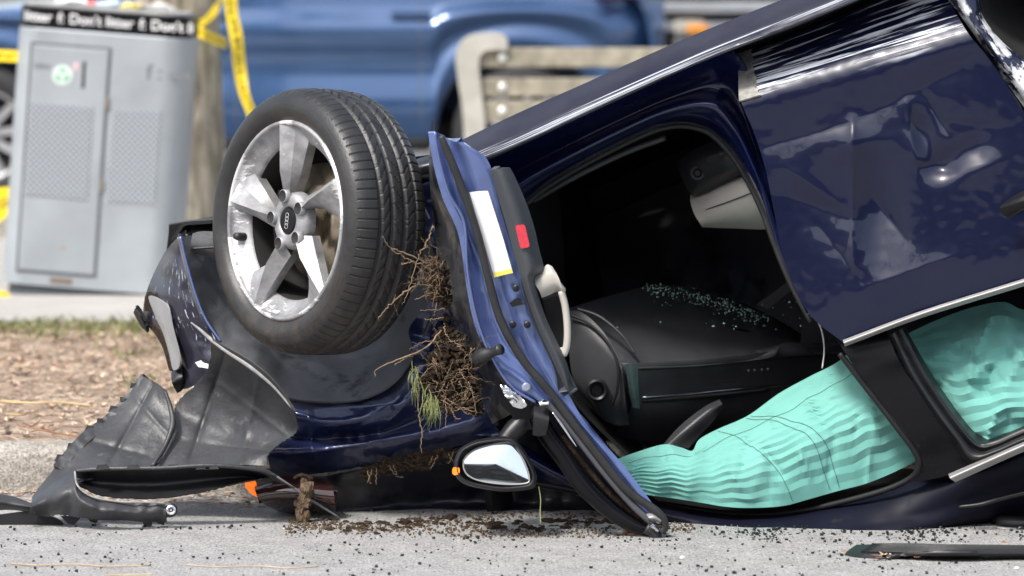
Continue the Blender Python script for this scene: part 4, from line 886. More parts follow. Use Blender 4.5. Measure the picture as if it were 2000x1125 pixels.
loft('belt_anchor', [A(0, (1478, 594, .9), (1512, 570, .88), (1548, 543, .86)), A(0, (1500, 604, .9), (1532, 578, .88), (1560, 556, .86))], 12, 6, mat('seat_belt_web', (.05, .052, .055), .7), car, .004)
ptube('belt_cord', [(1598, 628, .42), (1606, 650, .40), (1610, 685, .39), (1606, 720, .38)], 1.7, M['cord'], car, n=20, sides=6)
seat = loft('seat', [A(0, (1350, 372, .62), (1400, 356, .50), (1470, 338, .40), (1560, 300, .36)), A(0, (1348, 392, .56), (1400, 378, .45), (1472, 352, .35), (1560, 320, .33)), A(0, (1356, 418, .52), (1410, 404, .42), (1482, 378, .34), (1570, 350, .33)), A(0, (1368, 438, .52), (1420, 432, .46), (1495, 422, .40), (1575, 400, .38)), A(0, (1372, 444, .62), (1430, 446, .6), (1505, 447, .56), (1580, 430, .56))], 50, 40, M['beige'], car, .02)
ptube('seat_seam', [(1366, 414, .505), (1412, 398, .41), (1482, 372, .33), (1560, 345, .32)], 1.3, M['door_trim'], seat, n=30, sides=6)
sb = loft('seat_base', [A(0, (1322, 318, .50), (1350, 295, .44), (1400, 275, .38), (1450, 268, .36), (1500, 275, .36)), A(0, (1328, 340, .47), (1356, 322, .40), (1408, 302, .34), (1458, 290, .32), (1500, 292, .33)), A(0, (1340, 366, .48), (1366, 352, .42), (1416, 332, .36), (1464, 312, .33), (1505, 308, .34)), A(0, (1352, 384, .54), (1376, 374, .48), (1424, 352, .42), (1470, 332, .38), (1510, 322, .38))], 40, 26, M['black_plastic'], car, .02)
disc('seat_dial', 1362, 338, .40, .020, M['dash'], sb, .008, rr=.012); disc('dial_core', 1362, 338, .39, .009, M['interior'], sb, .005)
for x, y in ((1395, 312), (1425, 298)): outline_panel('seat_switch', A(.325, (x - 14, y + 3), (x - 6, y - 8), (x + 10, y - 10), (x + 14, y - 2), (x, y + 6)), M['gloss_black'], sb, .01)

# ---- curtain airbags
_rs = np.random.RandomState(11)
CRA = [(x_, y_, x_ + _rs.uniform(-14, 44), y_ + _rs.uniform(35, 90), _rs.choice((-1, 1)) * _rs.uniform(.008, .018), _rs.uniform(6, 13)) for x_, y_ in zip(_rs.uniform(1230, 1780, 30), _rs.uniform(720, 930, 30))]
CRB = [(x_, y_, x_ + _rs.uniform(-70, 70), y_ + _rs.uniform(10, 80), _rs.choice((-1, 1)) * _rs.uniform(.012, .028), _rs.uniform(6, 14)) for x_, y_ in zip(_rs.uniform(1800, 2080, 30), _rs.uniform(610, 820, 30))]
def pleated(rows, nu, nv, amp, creases, seed):
    """cloth packed in flat pleats: each band is a plane, folded back at the next, kinked where it was bunched"""
    g = grid(rows, nu, nv); r_ = np.random.RandomState(seed); wob = np.cumsum(r_.normal(0, .12, nv))
    for i in range(nv):
        for j in range(nu):
            x, y = g[i, j, 0], g[i, j, 1]; edge_ = min(1, min(i, nv - 1 - i) / 1.5)
            zz = (x + 30 * nz(x, y, .006, seed)) / 64.0 + wob[i] * .25; zig = abs(zz - math.floor(zz) - .5) - .25
            a_ = amp * (.25 + .75 * max(0, min(1, .6 + 1.3 * nz(x, y, .010, seed + 3)))) * (.8 + .5 * nz(i * 3.3, x * .006, 1, seed))
            g[i, j, 2] += a_ * (1 if i % 2 else -1) * edge_ + .007 * nz(x, y, .008, 2) + .014 * abs(nz(x * 1.3, y * .7, .012, 9)) + sum(crease(x, y, *c_) for c_ in creases)
            g[i, j, 1] += zig * 9 * edge_ + nz(x * .6, i * 50.1, .02, seed) * 3.5 * edge_
    return np.stack([cr(g[i], nu * 2) for i in range(nv)])
ab0 = [(1196, 900, .26), (1240, 884, .25), (1296, 868, .26), (1330, 874, .26), (1352, 880, .25), (1366, 858, .28), (1402, 838, .3), (1440, 822, .3), (1470, 806, .31), (1522, 768, .32), (1580, 736, .33), (1640, 704, .34), (1700, 650, .36)]
ab1 = [(1206, 915, .22), (1250, 908, .2), (1300, 900, .2), (1340, 900, .18), (1380, 890, .2), (1420, 872, .22), (1470, 856, .2), (1520, 832, .2), (1570, 808, .2), (1620, 780, .2), (1670, 752, .22), (1710, 720, .25), (1760, 760, .25)]
ab2 = [(1216, 935, .2), (1260, 935, .18), (1310, 935, .16), (1360, 935, .15), (1410, 925, .15), (1460, 912, .14), (1520, 895, .14), (1580, 870, .14), (1640, 845, .14), (1690, 820, .15), (1740, 805, .16), (1770, 810, .18), (1800, 850, .2)]
ab3 = [(1238, 962, .2), (1275, 968, .19), (1320, 974, .18), (1370, 982, .16), (1420, 990, .15), (1470, 992, .15), (1530, 988, .15), (1580, 975, .16), (1640, 958, .16), (1690, 945, .16), (1740, 925, .17), (1780, 905, .18), (1805, 890, .2)]
GA = pleated([ab0, ab1, ab2, ab3], 80, 25, .0036, CRA, 21)
ag = sheet('airbag_curtain', Parr(GA), M['airbag'], car, .003, smooth=False)
ag['label'] = 'mint green curtain airbag hanging in the front door opening'
def stitch(parent, Gr, path, rad=.45):
    pts = []
    for (u, v) in cr(np.array(path), 90):
        i = min(Gr.shape[0] - 1, max(0, v * (Gr.shape[0] - 1))); j = min(Gr.shape[1] - 1, max(0, u * (Gr.shape[1] - 1)))
        i0, j0 = min(int(i), Gr.shape[0] - 2), min(int(j), Gr.shape[1] - 2); fi, fj = i - i0, j - j0; p = (Gr[i0, j0] * (1 - fi) + Gr[i0 + 1, j0] * fi) * (1 - fj) + (Gr[i0, j0 + 1] * (1 - fi) + Gr[i0 + 1, j0 + 1] * fi) * fj; p[2] -= .003; pts.append(p)
    ptube('stitch_line', pts, rad, M['stitch'], parent, n=None, sides=5)
stitch(ag, GA, [(.49, .02), (.475, .3), (.47, .6), (.50, .8), (.53, .98)])
stitch(ag, GA, [(.62, .02), (.60, .3), (.595, .6), (.61, .8), (.64, .98)])
stitch(ag, GA, [(.645, .02), (.625, .3), (.62, .6), (.635, .8), (.665, .98)])
stitch(ag, GA, [(.05, .2), (.2, .22), (.4, .2), (.6, .2), (.8, .22), (.95, .25)], .4)
rb0 = [(1755, 660, .42), (1830, 625, .42), (1900, 600, .42), (1960, 590, .4), (2000, 605, .4), (2060, 600, .4), (2130, 580, .4)]
rb1 = [(1775, 690, .36), (1850, 690, .32), (1910, 680, .28), (1960, 670, .26), (2010, 670, .26), (2070, 660, .25), (2130, 650, .25)]
rb2 = [(1810, 750, .32), (1870, 755, .27), (1920, 750, .24), (1970, 745, .22), (2020, 740, .22), (2070, 735, .22), (2130, 725, .22)]
rb3 = [(1870, 830, .28), (1900, 830, .24), (1940, 815, .22), (1980, 800, .2), (2030, 795, .2), (2080, 785, .2), (2130, 775, .2)]
rb4 = [(1900, 870, .28), (1930, 872, .26), (1960, 868, .25), (2000, 856, .25), (2040, 845, .25), (2090, 825, .25), (2130, 810, .25)]
ag2 = sheet('airbag_curtain', Parr(pleated([[(a_, b_, c_ - .19) for a_, b_, c_ in r_] for r_ in (rb0, rb1, rb2, rb3, rb4)], 60, 23, .0044, CRB, 33)), M['airbag'], car, .003, smooth=False)
ag2['label'] = 'mint green curtain airbag bulging in the rear window'

# ---- broken glass lying in the cabin
Vs, Fs = [], []
for q in range(650):
    t = random.random(); px = 1262 + 232 * t + random.gauss(0, 5); py = 560 + 62 * t ** 1.3 + random.gauss(0, 3.5 + 3 * math.sin(3.1 * t)) + abs(random.gauss(0, 12)) * (random.random() < .25)
    if random.random() < .12: px, py = random.uniform(1150, 1600), random.uniform(585, 650)
    Yv = .60 + .25 * t + random.uniform(-.02, .02) - (py - 560) * .002; c = P(px, py, Yv - .02); s = .0006 + .0036 * random.random() ** 2.5; o = len(Vs)
    for (a, b, c_) in ((1, 0, 0), (-1, 0, .2), (0, 1, 0), (0, -1, .1), (.2, .1, 1), (0, 0, -1)): Vs.append((c[0] + a * s * random.uniform(.5, 1.3), c[1] + b * s, c[2] + c_ * s * random.uniform(.5, 1.2)))
    Fs += [tuple(o + i for i in f) for f in ((0, 2, 4), (2, 1, 4), (1, 3, 4), (3, 0, 4), (2, 0, 5), (1, 2, 5), (3, 1, 5), (0, 3, 5))]
tag(pmesh('broken_glass', Vs, Fs, M['glasscrumb']), 'trail of greenish shattered glass lying on the black dashboard', 'broken glass', kind='stuff')

# ================================================================== soil, roots and grass caught on the wreck
def root_tubes(parent, paths, base, m=None):
    for pts, r in paths:
        p = Parr(np.array(pts, float)); q = cr(p, 26)
        for i in range(len(q)): q[i] += np.array([nz(i * .9, base, 1, 1), nz(i * .9, base, 1, 2), nz(i * .9, base, 1, 3)]) * .006
        tube('root', q, np.linspace(r, r * .45, len(q)) * .62 * (12.0 / F), m or M['root'], parent, sides=6); base += 1.7
YC = float(D(0, (880, 600))[0][2]) + .08
cl = thing('soil_clump', 'clod of dark soil with roots and grass hanging between fender and open door', 'soil clump', P(880, 720, YC))
J = ([], [])
for q, (x, y, r) in enumerate(((868, 735, 30), (892, 722, 30), (856, 704, 20), (903, 762, 26), (882, 768, 26), (918, 780, 18), (870, 660, 22), (890, 690, 26), (845, 745, 22), (930, 800, 14))):
    icolump(P(x, y, YC + .02), r * .9 * 12 / F, q + 3, 14, .8, 4, (1, .7, 1), J)
for q in range(420):
    a = random.uniform(0, 6.28); rr = random.random() ** .5; sz_ = random.choice((1.2, 1.8, 2.5, 3.5, 5.5))
    icolump(P(884 + (52 + 8 * math.sin(3 * a)) * rr * math.cos(a), 730 + (80 + 9 * math.sin(4 * a)) * rr * math.sin(a), YC - .03 + .02 * rr), sz_ * 12 / F, q, 9, .9, 1, (1.2, 1, .9), J)
tag(pmesh('soil', J[0], J[1], M['soil'], cl, False), kind='stuff')
RT = []
for q in range(60):
    x0, y0 = random.uniform(835, 930), random.uniform(660, 800); a = random.uniform(0, 6.28); l = random.uniform(14, 60)
    RT.append(([(x0, y0, YC - .05), (x0 + l * .5 * math.cos(a) + random.gauss(0, 5), y0 + l * .5 * math.sin(a) + random.gauss(0, 5), YC - .075), (x0 + l * math.cos(a), y0 + l * math.sin(a) + 6, YC - .05)], random.uniform(.4, 1.3)))
RT += [([(862, 645, YC - .04), (830, 680, YC - .06), (770, 705, YC - .06), (735, 722, YC - .05), (732, 735, YC - .05)], 2.6), ([(850, 665, YC - .04), (815, 690, YC - .06), (790, 700, YC - .06), (771, 713, YC - .06)], 2.2),
       ([(818, 752, YC - .04), (817, 790, YC - .05), (822, 840, YC - .05), (824, 888, YC - .05)], 2.2), ([(915, 745, YC - .06), (925, 775, YC - .07), (931, 812, YC - .07)], 2.0), ([(865, 760, YC - .06), (872, 800, YC - .06), (870, 835, YC - .06)], 1.6),
       ([(868, 632, YC - .04), (872, 655, YC - .05), (902, 678, YC - .06)], 2.0), ([(880, 790, YC - .05), (888, 815, YC - .06), (900, 818, YC - .06)], 1.6)]
root_tubes(cl, RT, 11)
J = ([], [])
for q in range(60):
    x, y = random.choice(((808, 722), (812, 735), (842, 775), (850, 785), (836, 780))); x += random.gauss(0, 5); y += random.gauss(0, 8)
    pts = [P(x, y, YC - .05), P(x + random.gauss(0, 4), y + 18, YC - .07), P(x + random.gauss(0, 8), y + random.uniform(30, 55), YC - .06)]
    tube('g', pts, [.0011, .0009, .0003], None, sides=4, n=6, flat=.4, join=J)
tag(pmesh('grass_tuft', J[0], J[1], M['grass'], cl), kind='stuff')
cl2 = thing('soil_clump', 'smaller root mat with long dry roots stuck beside the tyre tread', 'soil clump', P(862, 540, YC))
J = ([], [])
for q, (x, y, r) in enumerate(((858, 535, 20), (862, 560, 20), (850, 515, 16), (868, 585, 16), (872, 620, 10), (845, 545, 14), (856, 575, 16))): icolump(P(x, y, YC + .02), r * .8 * 12 / F, q + 31, 14, .8, 3, (1, .7, 1), J)
for q in range(150): icolump(P(random.gauss(858, 11), random.gauss(555, 32), YC - .01), random.choice((1.2, 1.8, 2.5, 4)) * 12 / F, q, 9, .9, 1, (1.2, 1, .9), J)
tag(pmesh('soil', J[0], J[1], M['soil'], cl2), kind='stuff')
RT = [([(850, 520, YC), (815, 505, YC - .03), (780, 490, YC - .05), (760, 482, YC - .06), (747, 460, YC - .07)], 2.8), ([(848, 530, YC - .01), (810, 512, YC - .04), (790, 515, YC - .05), (785, 515, YC - .05)], 2.2), ([(834, 552, YC), (815, 520, YC - .03), (790, 502, YC - .05), (765, 488, YC - .06)], 2.4),
      ([(846, 558, YC - .01), (818, 556, YC - .04), (800, 552, YC - .05)], 2.0), ([(835, 480, YC - .02), (820, 495, YC - .04), (808, 535, YC - .06), (795, 575, YC - .06), (786, 597, YC - .05)], 2.0), ([(845, 440, YC - .02), (835, 470, YC - .03), (828, 485, YC - .04)], 2.4), ([(838, 485, YC - .02), (826, 470, YC - .03), (822, 464, YC - .03)], 1.6),
      ([(812, 558, YC - .03), (785, 575, YC - .06), (755, 602, YC - .06), (737, 626, YC - .05)], 2.8), ([(850, 572, YC - .02), (830, 578, YC - .05), (810, 585, YC - .06)], 1.8), ([(868, 603, YC - .02), (845, 606, YC - .04), (822, 606, YC - .05)], 1.8), ([(866, 620, YC - .02), (845, 624, YC - .04), (830, 624, YC - .05)], 1.8),
      ([(773, 576, YC - .06), (768, 590, YC - .06), (779, 617, YC - .05)], 1.0)]
for q in range(44):
    x0, y0 = random.gauss(850, 12), random.gauss(540, 28); a = random.uniform(1.5, 4.8); l = random.uniform(14, 45)
    RT.append(([(x0, y0, YC - .02), (x0 + l * .5 * math.cos(a) + random.gauss(0, 3), y0 + l * .5 * math.sin(a), YC - .05), (x0 + l * math.cos(a), y0 + l * math.sin(a) + 4, YC - .05)], random.uniform(.4, 1.2)))
root_tubes(cl2, RT, 90)
# soil packed under the fender edge
cl3 = thing('soil_ledge', 'band of soil and roots packed under the lower fender edge', 'soil clump', P(810, 905, .2))
J = ([], [])
for q in range(230):
    t = random.random(); x = 712 + 190 * t; y = 920 - 36 * t + random.gauss(0, 6 + 7 * t * (1 - t)); icolump(P(x, y, S(x) + .05), random.choice((1.5, 2.5, 4, 6, 9)) * 12 / F, q + 50, 9, .9, 2 if q % 4 == 0 else 1, (1.5, .8, .6), J)
tag(pmesh('soil', J[0], J[1], M['soil'], cl3), kind='stuff')
RT = []
for q in range(9):
    x0 = random.uniform(715, 890); y0 = 925 - 40 * (x0 - 715) / 180; a = random.uniform(.3, 2.9); l = random.uniform(14, 36)
    RT.append(([(x0, y0 - 5, S(x0) + .02), (x0 + l * .5 * math.cos(a), y0 + l * .4, S(x0)), (x0 + l * math.cos(a), y0 + l * .8 * math.sin(a), S(x0))], random.uniform(1, 2)))
root_tubes(cl3, RT, 140)
# muddy root column standing on the road
mc = thing('mud_column', 'muddy root stub hanging from the fender down to the road', 'soil clump', G(596, 1018))
J = ([], [])
for q in range(120):
    t = random.random(); x = 594 + 4 * math.sin(t * 6) + random.gauss(0, 4); y = 934 + 86 * t; icolump(P(x, y, .19 + random.uniform(-.01, .01)), random.choice((3, 5, 7, 9)) * 12 / F, q, 9, .8, 1, (1, .9, 1.5), J)
tag(pmesh('soil', J[0], J[1], M['soil_dry'], mc), kind='stuff')
ptube('root', [(575, 934, .2), (590, 928, .18), (612, 936, .18)], [3, 4, 2], M['soil'], mc, n=14)
stem('hanging_straw', 'single thin green straw hanging below the door mirror', [P(1052, 950, MYo + .02), P(1056, 975, MYo + .02), P(1055, 1000, MYo + .03), P(1056, 1022, MYo + .03)], .0014, mat('green_straw', (.3, .34, .14), .7))
# dry leaf crushed under the door tip
lf = thing('dry_leaf', 'crumpled dry brown leaf caught under the tip of the open door', 'leaf', G(1235, 1048))
for k, pts in enumerate((((1205, 1046), (1228, 1030), (1240, 1024), (1232, 1044)), ((1222, 1046), (1240, 1034), (1262, 1040), (1256, 1052)), ((1240, 1050), (1252, 1036), (1270, 1046), (1262, 1054)))):
    outline_panel('leaf_lobe', A(-.05 - .012 * k, *pts), M['leafc'], lf, .002, smooth_outline=False, dome=.01)
# floor mat lying on the road
fm = thing('floor_mat', 'flat ribbed black plastic mat lying on the asphalt beneath the rear door', 'mat', G(1850, 1080))
mt0 = [G(1672, 1064, .012), G(1760, 1062, .020), G(1850, 1064, .022), G(2000, 1066, .024), G(2130, 1068, .02)]
mt1 = [G(1655, 1076, .008), G(1740, 1076, .018), G(1850, 1079, .024), G(2000, 1080, .02), G(2130, 1082, .016)]
mt2 = [G(1650, 1082, .004), G(1690, 1089, .002), G(1850, 1092, .006), G(2000, 1090, .004), G(2130, 1092, .003)]
Wm = np.stack([cr(np.array(m_), 60) for m_ in (mt0, mt1, mt2)]); Wm = np.stack([cr(Wm[:, j], 14) for j in range(60)], 1)
for j in range(60):
    if 20 < j < 36: Wm[9:, j, 2] += .008
sheet('mat_sheet', Wm, M['black_plastic'], fm, .006, uv=False)
for k in range(8):
    f0 = .08 + k * .1; tube('mat_rib', [Wm[int(f0 * 10) + 1, j] + np.array((0, 0, .002)) for j in range(6, 59, 4)], .003, M['black_plastic'], fm, sides=6)
flakes('mat_leaves', 'rusty leaf bits trapped along the front of the black mat', 90, (float(G(1700, 1090)[0]), float(G(1930, 1090)[0]), float(G(1800, 1096)[1]), float(G(1800, 1086)[1]), 1), (.004, .011), [M['leafc'], LM[3], LM[1]], lambda x, y: .002, 'leaf litter')
db = thing('plastic_fragment', 'small broken plastic bracket with grey strip under the roof', 'fragment', G(1975, 1035))
ptube('bracket', [(1945, 1012, .16), (1960, 1020, .12), (1990, 1024, .1), (2030, 1022, .1)], [10, 14, 16, 14], M['black_plastic'], db, n=14)
ptube('grey_strip', [(1946, 1030, .07), (1965, 1034, .06), (1988, 1035, .06)], [3, 5, 4], M['satin'], db, n=10)
knob2 = disc('peg', 1994, 1036, .05, .012, M['black_plastic'], db)
for (px, py, lab) in ((1300, 1042, 'small white glass chip lying just beyond the door tip'), (1332, 1092, 'small white stone chip lying on the front asphalt'), (1985, 1112, 'pale cream pebble on the asphalt before the black mat')):
    J = ([], []); g = G(px, py); icolump((g[0], g[1], .004), .005, px, 5, .5, 1, (1.3, 1, .8), J)
    tag(pmesh('pebble', J[0], J[1], M['white_label']), lab, 'pebble')
for (px, py, lab) in ((1648, 1078, 'orange leaf scrap at the pointed corner of the mat'), (1960, 1060, 'orange leaf scrap on the asphalt behind the mat')):
    tag(outline_panel('leaf_scrap', [(px - 9, py + 2, G(px, py)[1]), (px, py - 5, G(px, py)[1]), (px + 9, py + 1, G(px, py)[1]), (px + 2, py + 4, G(px, py)[1])], M['leafc'], None, .003, smooth_outline=False), lab, 'leaf')
# ================================================================== BACKGROUND THINGS
# ---- litter bin
BY = float(G(170, 578, PAVE_Z)[1]) + .02; sc = F / (12 + BY)
bx0 = float(P(170, 575, BY)[0]); BW, BH, BD = 338 / sc, 558 / sc, .46
LEAN = Matrix.Rotation(RAD(4.3), 3, 'Y') @ Matrix.Rotation(RAD(-3), 3, 'Z')
lb = thing('litter_bin', 'grey metal litter bin with perforated panels and lettered black band', 'litter bin', (bx0, BY + BD / 2, PAVE_Z))
def bl(x, y, z): return np.array(LEAN @ Vector((x, y, z))) + np.array((bx0, BY + BD / 2, PAVE_Z))
def rbox(name, x0, x1, y0, y1, z0, z1, m, rad=.03, parent=lb, seg=8, cap=True):
    V = []; Fc = []; ring_ = []
    for (cx, cy, a0) in ((x1 - rad, y0 + rad, -90), (x1 - rad, y1 - rad, 0), (x0 + rad, y1 - rad, 90), (x0 + rad, y0 + rad, 180)):
        for k in range(seg + 1):
            a = RAD(a0 + 90 * k / seg); ring_.append((cx + rad * math.cos(a), cy + rad * math.sin(a)))
    n = len(ring_)
    e = min(.006, (z1 - z0) / 4, rad * .5)
    for z, s in ((z0, 1), (z1 - e, 1), (z1, 1 - 2 * e / (x1 - x0))):
        for (x, y) in ring_:
            V.append(bl((x - (x0 + x1) / 2) * s + (x0 + x1) / 2, (y - (y0 + y1) / 2) * s + (y0 + y1) / 2, z))
    for r in range(2):
        for k in range(n): Fc.append((r * n + k, r * n + (k + 1) % n, (r + 1) * n + (k + 1) % n, (r + 1) * n + k))
    Fc += [tuple(range(2 * n, 3 * n)), tuple(range(n))[::-1]]
    return pmesh(name, V, Fc, m, parent)
M['bin'] = mat('grey_painted_steel', (.34, .37, .395), .4, .25, var=.12, vs_=3, dirt=((.22, .215, .20), .66, 4))
M['bin_dark'] = mat('dark_gap', (.10, .11, .12), .7)
def dots_mat():
    m, t, b = new_mat('perforated_steel'); mp = t.nodes.new('ShaderNodeMapping'); c = t.nodes.new('ShaderNodeTexCoord')
    mp.inputs['Rotation'].default_value = (0, RAD(45), 0); mp.inputs['Scale'].default_value = (1, 0.0, 1); t.links.new(c.outputs['Object'], mp.inputs[0])
    vo = N(t, 'ShaderNodeTexVoronoi'); vo.inputs['Scale'].default_value = 57; vo.inputs['Randomness'].default_value = 0; t.links.new(mp.outputs[0], vo.inputs['Vector'])
    f = ramp(t, vo.outputs['Distance'], ((.30, 1), (.38, 0))).outputs[0]
    t.links.new(mix(t, f, (.15, .175, .195), (.50, .53, .56)), b.inputs['Base Color']); b.inputs['Roughness'].default_value = .45; b.inputs['Metallic'].default_value = .25
    return m
M['dots'] = dots_mat()
hw, hd = BW / 2, BD / 2; band = 42 / sc
rbox('body', -hw, hw, -hd, hd, .025, BH - band, M['bin'], .10, seg=14)
rbox('plinth', -hw + .02, hw - .02, -hd + .02, hd - .02, -.03, .0245, M['bin_dark'], .11)
rbox('top_band', -hw + .003, hw - .003, -hd + .003, hd - .003, BH - band, BH, M['gloss_black'], .10, seg=14)
lid = rbox('lid', -hw + .02, hw - .02, -hd + .02, hd - .02, BH, BH + .012, mat('weathered_lid', (.30, .30, .29), .6, var=.3, vs_=12), .11)
dx0, dx1, dz0, dz1 = -hw + .075, .035, BH * .075, BH - band - 34 / sc
rbox('door_gap', dx0 - .012, dx1 + .012, -hd - .002, -hd + .1, dz0 - .012, dz1 + .012, M['bin_dark'], .004)
dpan = rbox('access_door', dx0, dx1, -hd - .008, -hd + .1, dz0, dz1, M['bin'], .006)
pz0, pz1 = BH * .335, BH * .66
rbox('perforated_panel', dx0 + .004, dx1 - .045, -hd - .011, -hd, pz0, pz1, M['dots'], .003)
rbox('perforated_panel', dx1 + .032, hw - .085, -hd - .003, -hd + .02, pz0, pz1, M['dots'], .003)
rbox('handle_slot', dx1 - .105, dx1 - .085, -hd - .0095, -hd, BH * .725, BH * .82, mat('slot_black', (.008, .008, .008), .7), .008)
rbox('scrape', dx0 + .13, dx0 + .22, -hd - .003, -hd + .05, BH * .035, BH * .055, mat('rust_scrape', (.16, .12, .09), .8), .004)
rbox('rust_spot', dx0 + .17, dx0 + .185, -hd - .009, -hd, BH * .155, BH * .17, mat('rust_scrape_small', (.28, .24, .2), .8), .004)
rbox('hinge', dx1 + .0, dx1 + .014, -hd - .010, -hd, BH * .66, BH * .70, mat('rust_hinge', (.2, .17, .14), .8), .003)
rbox('hinge', dx1 + .0, dx1 + .014, -hd - .010, -hd, BH * .37, BH * .41, mat('rust_hinge_low', (.2, .17, .14), .8), .003)
def flat_disc(name, x, z, r, yoff, m, parent, n=28):
    V = [bl(x + r * math.cos(2 * math.pi * k / n), -hd - yoff, z + r * math.sin(2 * math.pi * k / n)) for k in range(n)] + [bl(x + r * math.cos(2 * math.pi * k / n), -hd - yoff + .004, z + r * math.sin(2 * math.pi * k / n)) for k in range(n)]
    return pmesh(name, V, [tuple(range(n))] + [(k, n + k, n + (k + 1) % n, (k + 1) % n) for k in range(n)], m, parent)
sx, sz = dx1 - .18, BH * .765
flat_disc('round_sticker', sx, sz, .042, .0105, mat('pale_green_sticker', (.55, .62, .58), .5), lb)
G_ = mat('green_print', (.16, .42, .26), .6)
for k in range(3):
    a = RAD(90 + 120 * k); V = []
    for (r, da) in ((.012, -28), (.028, -40), (.030, 8), (.036, 12), (.022, 45), (.012, 20)): V.append(bl(sx + r * math.cos(a + RAD(da)), -hd - .0115, sz + r * math.sin(a + RAD(da))))
    pmesh('recycling_arrow', V, [(0, 1, 2, 3, 4, 5)], G_, lb)
rbox('pink_sticker', dx1 - .138, dx1 - .118, -hd - .0095, -hd, BH * .785, BH * .815, mat('faded_pink_print', (.62, .42, .45), .6), .004)
def words(name, s, x, z, size, m, parent, yoff, bold=.0):
    cu = bpy.data.curves.new(name, 'FONT'); cu.body = s; cu.size = size; cu.offset = bold; cu.extrude = .0004; cu.align_x = 'LEFT'
    ob = bpy.data.objects.new(name, cu); col.objects.link(ob)
    dg = bpy.context.evaluated_depsgraph_get(); dg.update(); me = bpy.data.meshes.new_from_object(ob.evaluated_get(dg)); bpy.data.objects.remove(ob)
    wid = max(v.co.x for v in me.vertices)
    for v in me.vertices: v.co = Vector(bl(x + v.co.x, -hd - yoff - v.co.z, z + v.co.y))
    me.update(); o = link(name, me, m, parent); return wid
Wt = mat('white_print', (.8, .8, .8), .5); Gt = mat('grey_print', (.16, .17, .18), .6)
zt = BH - band * .70; x = -hw + .03
for s in ('litter', 'f:', "Don't litter", 'f:', "Don't li"):
    x += words('lettering', s, x, zt, band * .66, Wt, lb, -.0022, .0006) + .022
words('stencil', 'f :', .19, BH * .775, .085, Gt, lb, .001, .002); words('stencil', 'No D', .285, BH * .785, .035, Gt, lb, .001, .001)
words('stencil', 'Litter', -hw + .085, BH * .785, .03, Gt, lb, .0092, .001)
# rubbish lying on the lid
random.seed(3)
for (fx, c, lab, s) in ((-.16, (.75, .76, .78), 'crumpled white paper scrap on top of the litter bin', .05), (-.06, (.75, .2, .18), 'small red wrapper on top of the litter bin', .03), (.0, (.55, .68, .85), 'pale blue wrapper on top of the litter bin', .045), (.09, (.72, .6, .2), 'yellow wrapper on top of the litter bin', .04), (.2, (.5, .49, .47), 'grey paper scrap on top of the litter bin', .05), (-.1, (.02, .02, .025), 'crumpled black bag on top of the litter bin', .06)):
    J = ([], []); c0 = bl(fx, -.08 if c[0] > .1 else .08, BH + .012 + s * .25); icolump(c0, s * .8, fx * 40, 5, .6, 2, (1.6, 1, .45), J)
    tag(pmesh('wrapper', J[0], J[1], mat('wrapper_' + lab.split()[1], c, .5, var=.2)), lab, 'litter')

# ---- tree
TY = 7.1; tx = float(P(358, 300, TY)[0]); ts = F / (12 + TY)
tr = thing('street_tree', 'rough barked tree trunk standing behind the litter bin with caution tape', 'tree', (tx, TY, PAVE_Z))
def bark():
    m, t, b = new_mat('tree_bark'); v = coords(t, (1, 1, .2)); n = tnoise(t, v, 17, 6, .65, 1.0)
    gr = tnoise(t, coords(t), 3, 3)
    c = ramp(t, n, ((.34, (.09, .075, .055)), (.5, (.30, .26, .20)), (.66, (.54, .49, .39)))).outputs[0]
    c = mix(t, ramp(t, gr, ((.5, 0), (.7, .5))).outputs[0], c, (.13, .15, .06))
    t.links.new(c, b.inputs['Base Color']); b.inputs['Roughness'].default_value = .9
    bn = N(t, 'ShaderNodeBump'); bn.inputs['Strength'].default_value = .8; bn.inputs['Distance'].default_value = .03
    t.links.new(n, bn.inputs['Height']); t.links.new(bn.outputs[0], b.inputs['Normal']); return m
M['bark'] = bark()
V = []; Fc = []; nz_, ns = 60, 40; r0 = 86 / ts
for i in range(nz_):
    z = 5.2 * i / (nz_ - 1); rr = r0 * (1 + .45 * math.exp(-z / .12)) * (1 - .06 * z)
    for k in range(ns):
        a = 2 * math.pi * k / ns; f = 1 + .05 * nz(math.cos(a) * 2.5, math.sin(a) * 2.5, 1, z * .6) + .05 * ridged(a * 4, z * 1.2, 1, 3) * .5
        V.append((tx + rr * f * math.cos(a) - .02 * z, TY + rr * f * math.sin(a), PAVE_Z - .02 + z))
for i in range(nz_ - 1):
    for k in range(ns): Fc.append((i * ns + k, i * ns + (k + 1) % ns, (i + 1) * ns + (k + 1) % ns, (i + 1) * ns + k))
pmesh('trunk', V, Fc, M['bark'], tr, True)
J = ([], [])
def limb(p, d, l, r, lev):
    pts = [np.array(p)]; d = np.array(d) / np.linalg.norm(d)
    for k in range(5): d = d + np.random.normal(0, .10, 3) + np.array((0, 0, .04)); d /= np.linalg.norm(d); pts.append(pts[-1] + d * l / 5)
    tube('l', pts, np.linspace(r, r * .5, 6), None, sides=6, join=J)
    if lev > 0:
        for k in range(3 if lev > 1 else 4): 
            dd = d + np.random.normal(0, .55, 3); limb(pts[random.choice((3, 4, 5))], dd, l * random.uniform(.55, .8), r * .5, lev - 1)
for k in range(5):
    a = 6.28 * k / 5; limb((tx - .1, TY, PAVE_Z + 5.0), (math.cos(a) * .7, math.sin(a) * .7, 1), 2.4, .10, 3)
pmesh('bare_branches', J[0], J[1], M['bark'], tr, True)

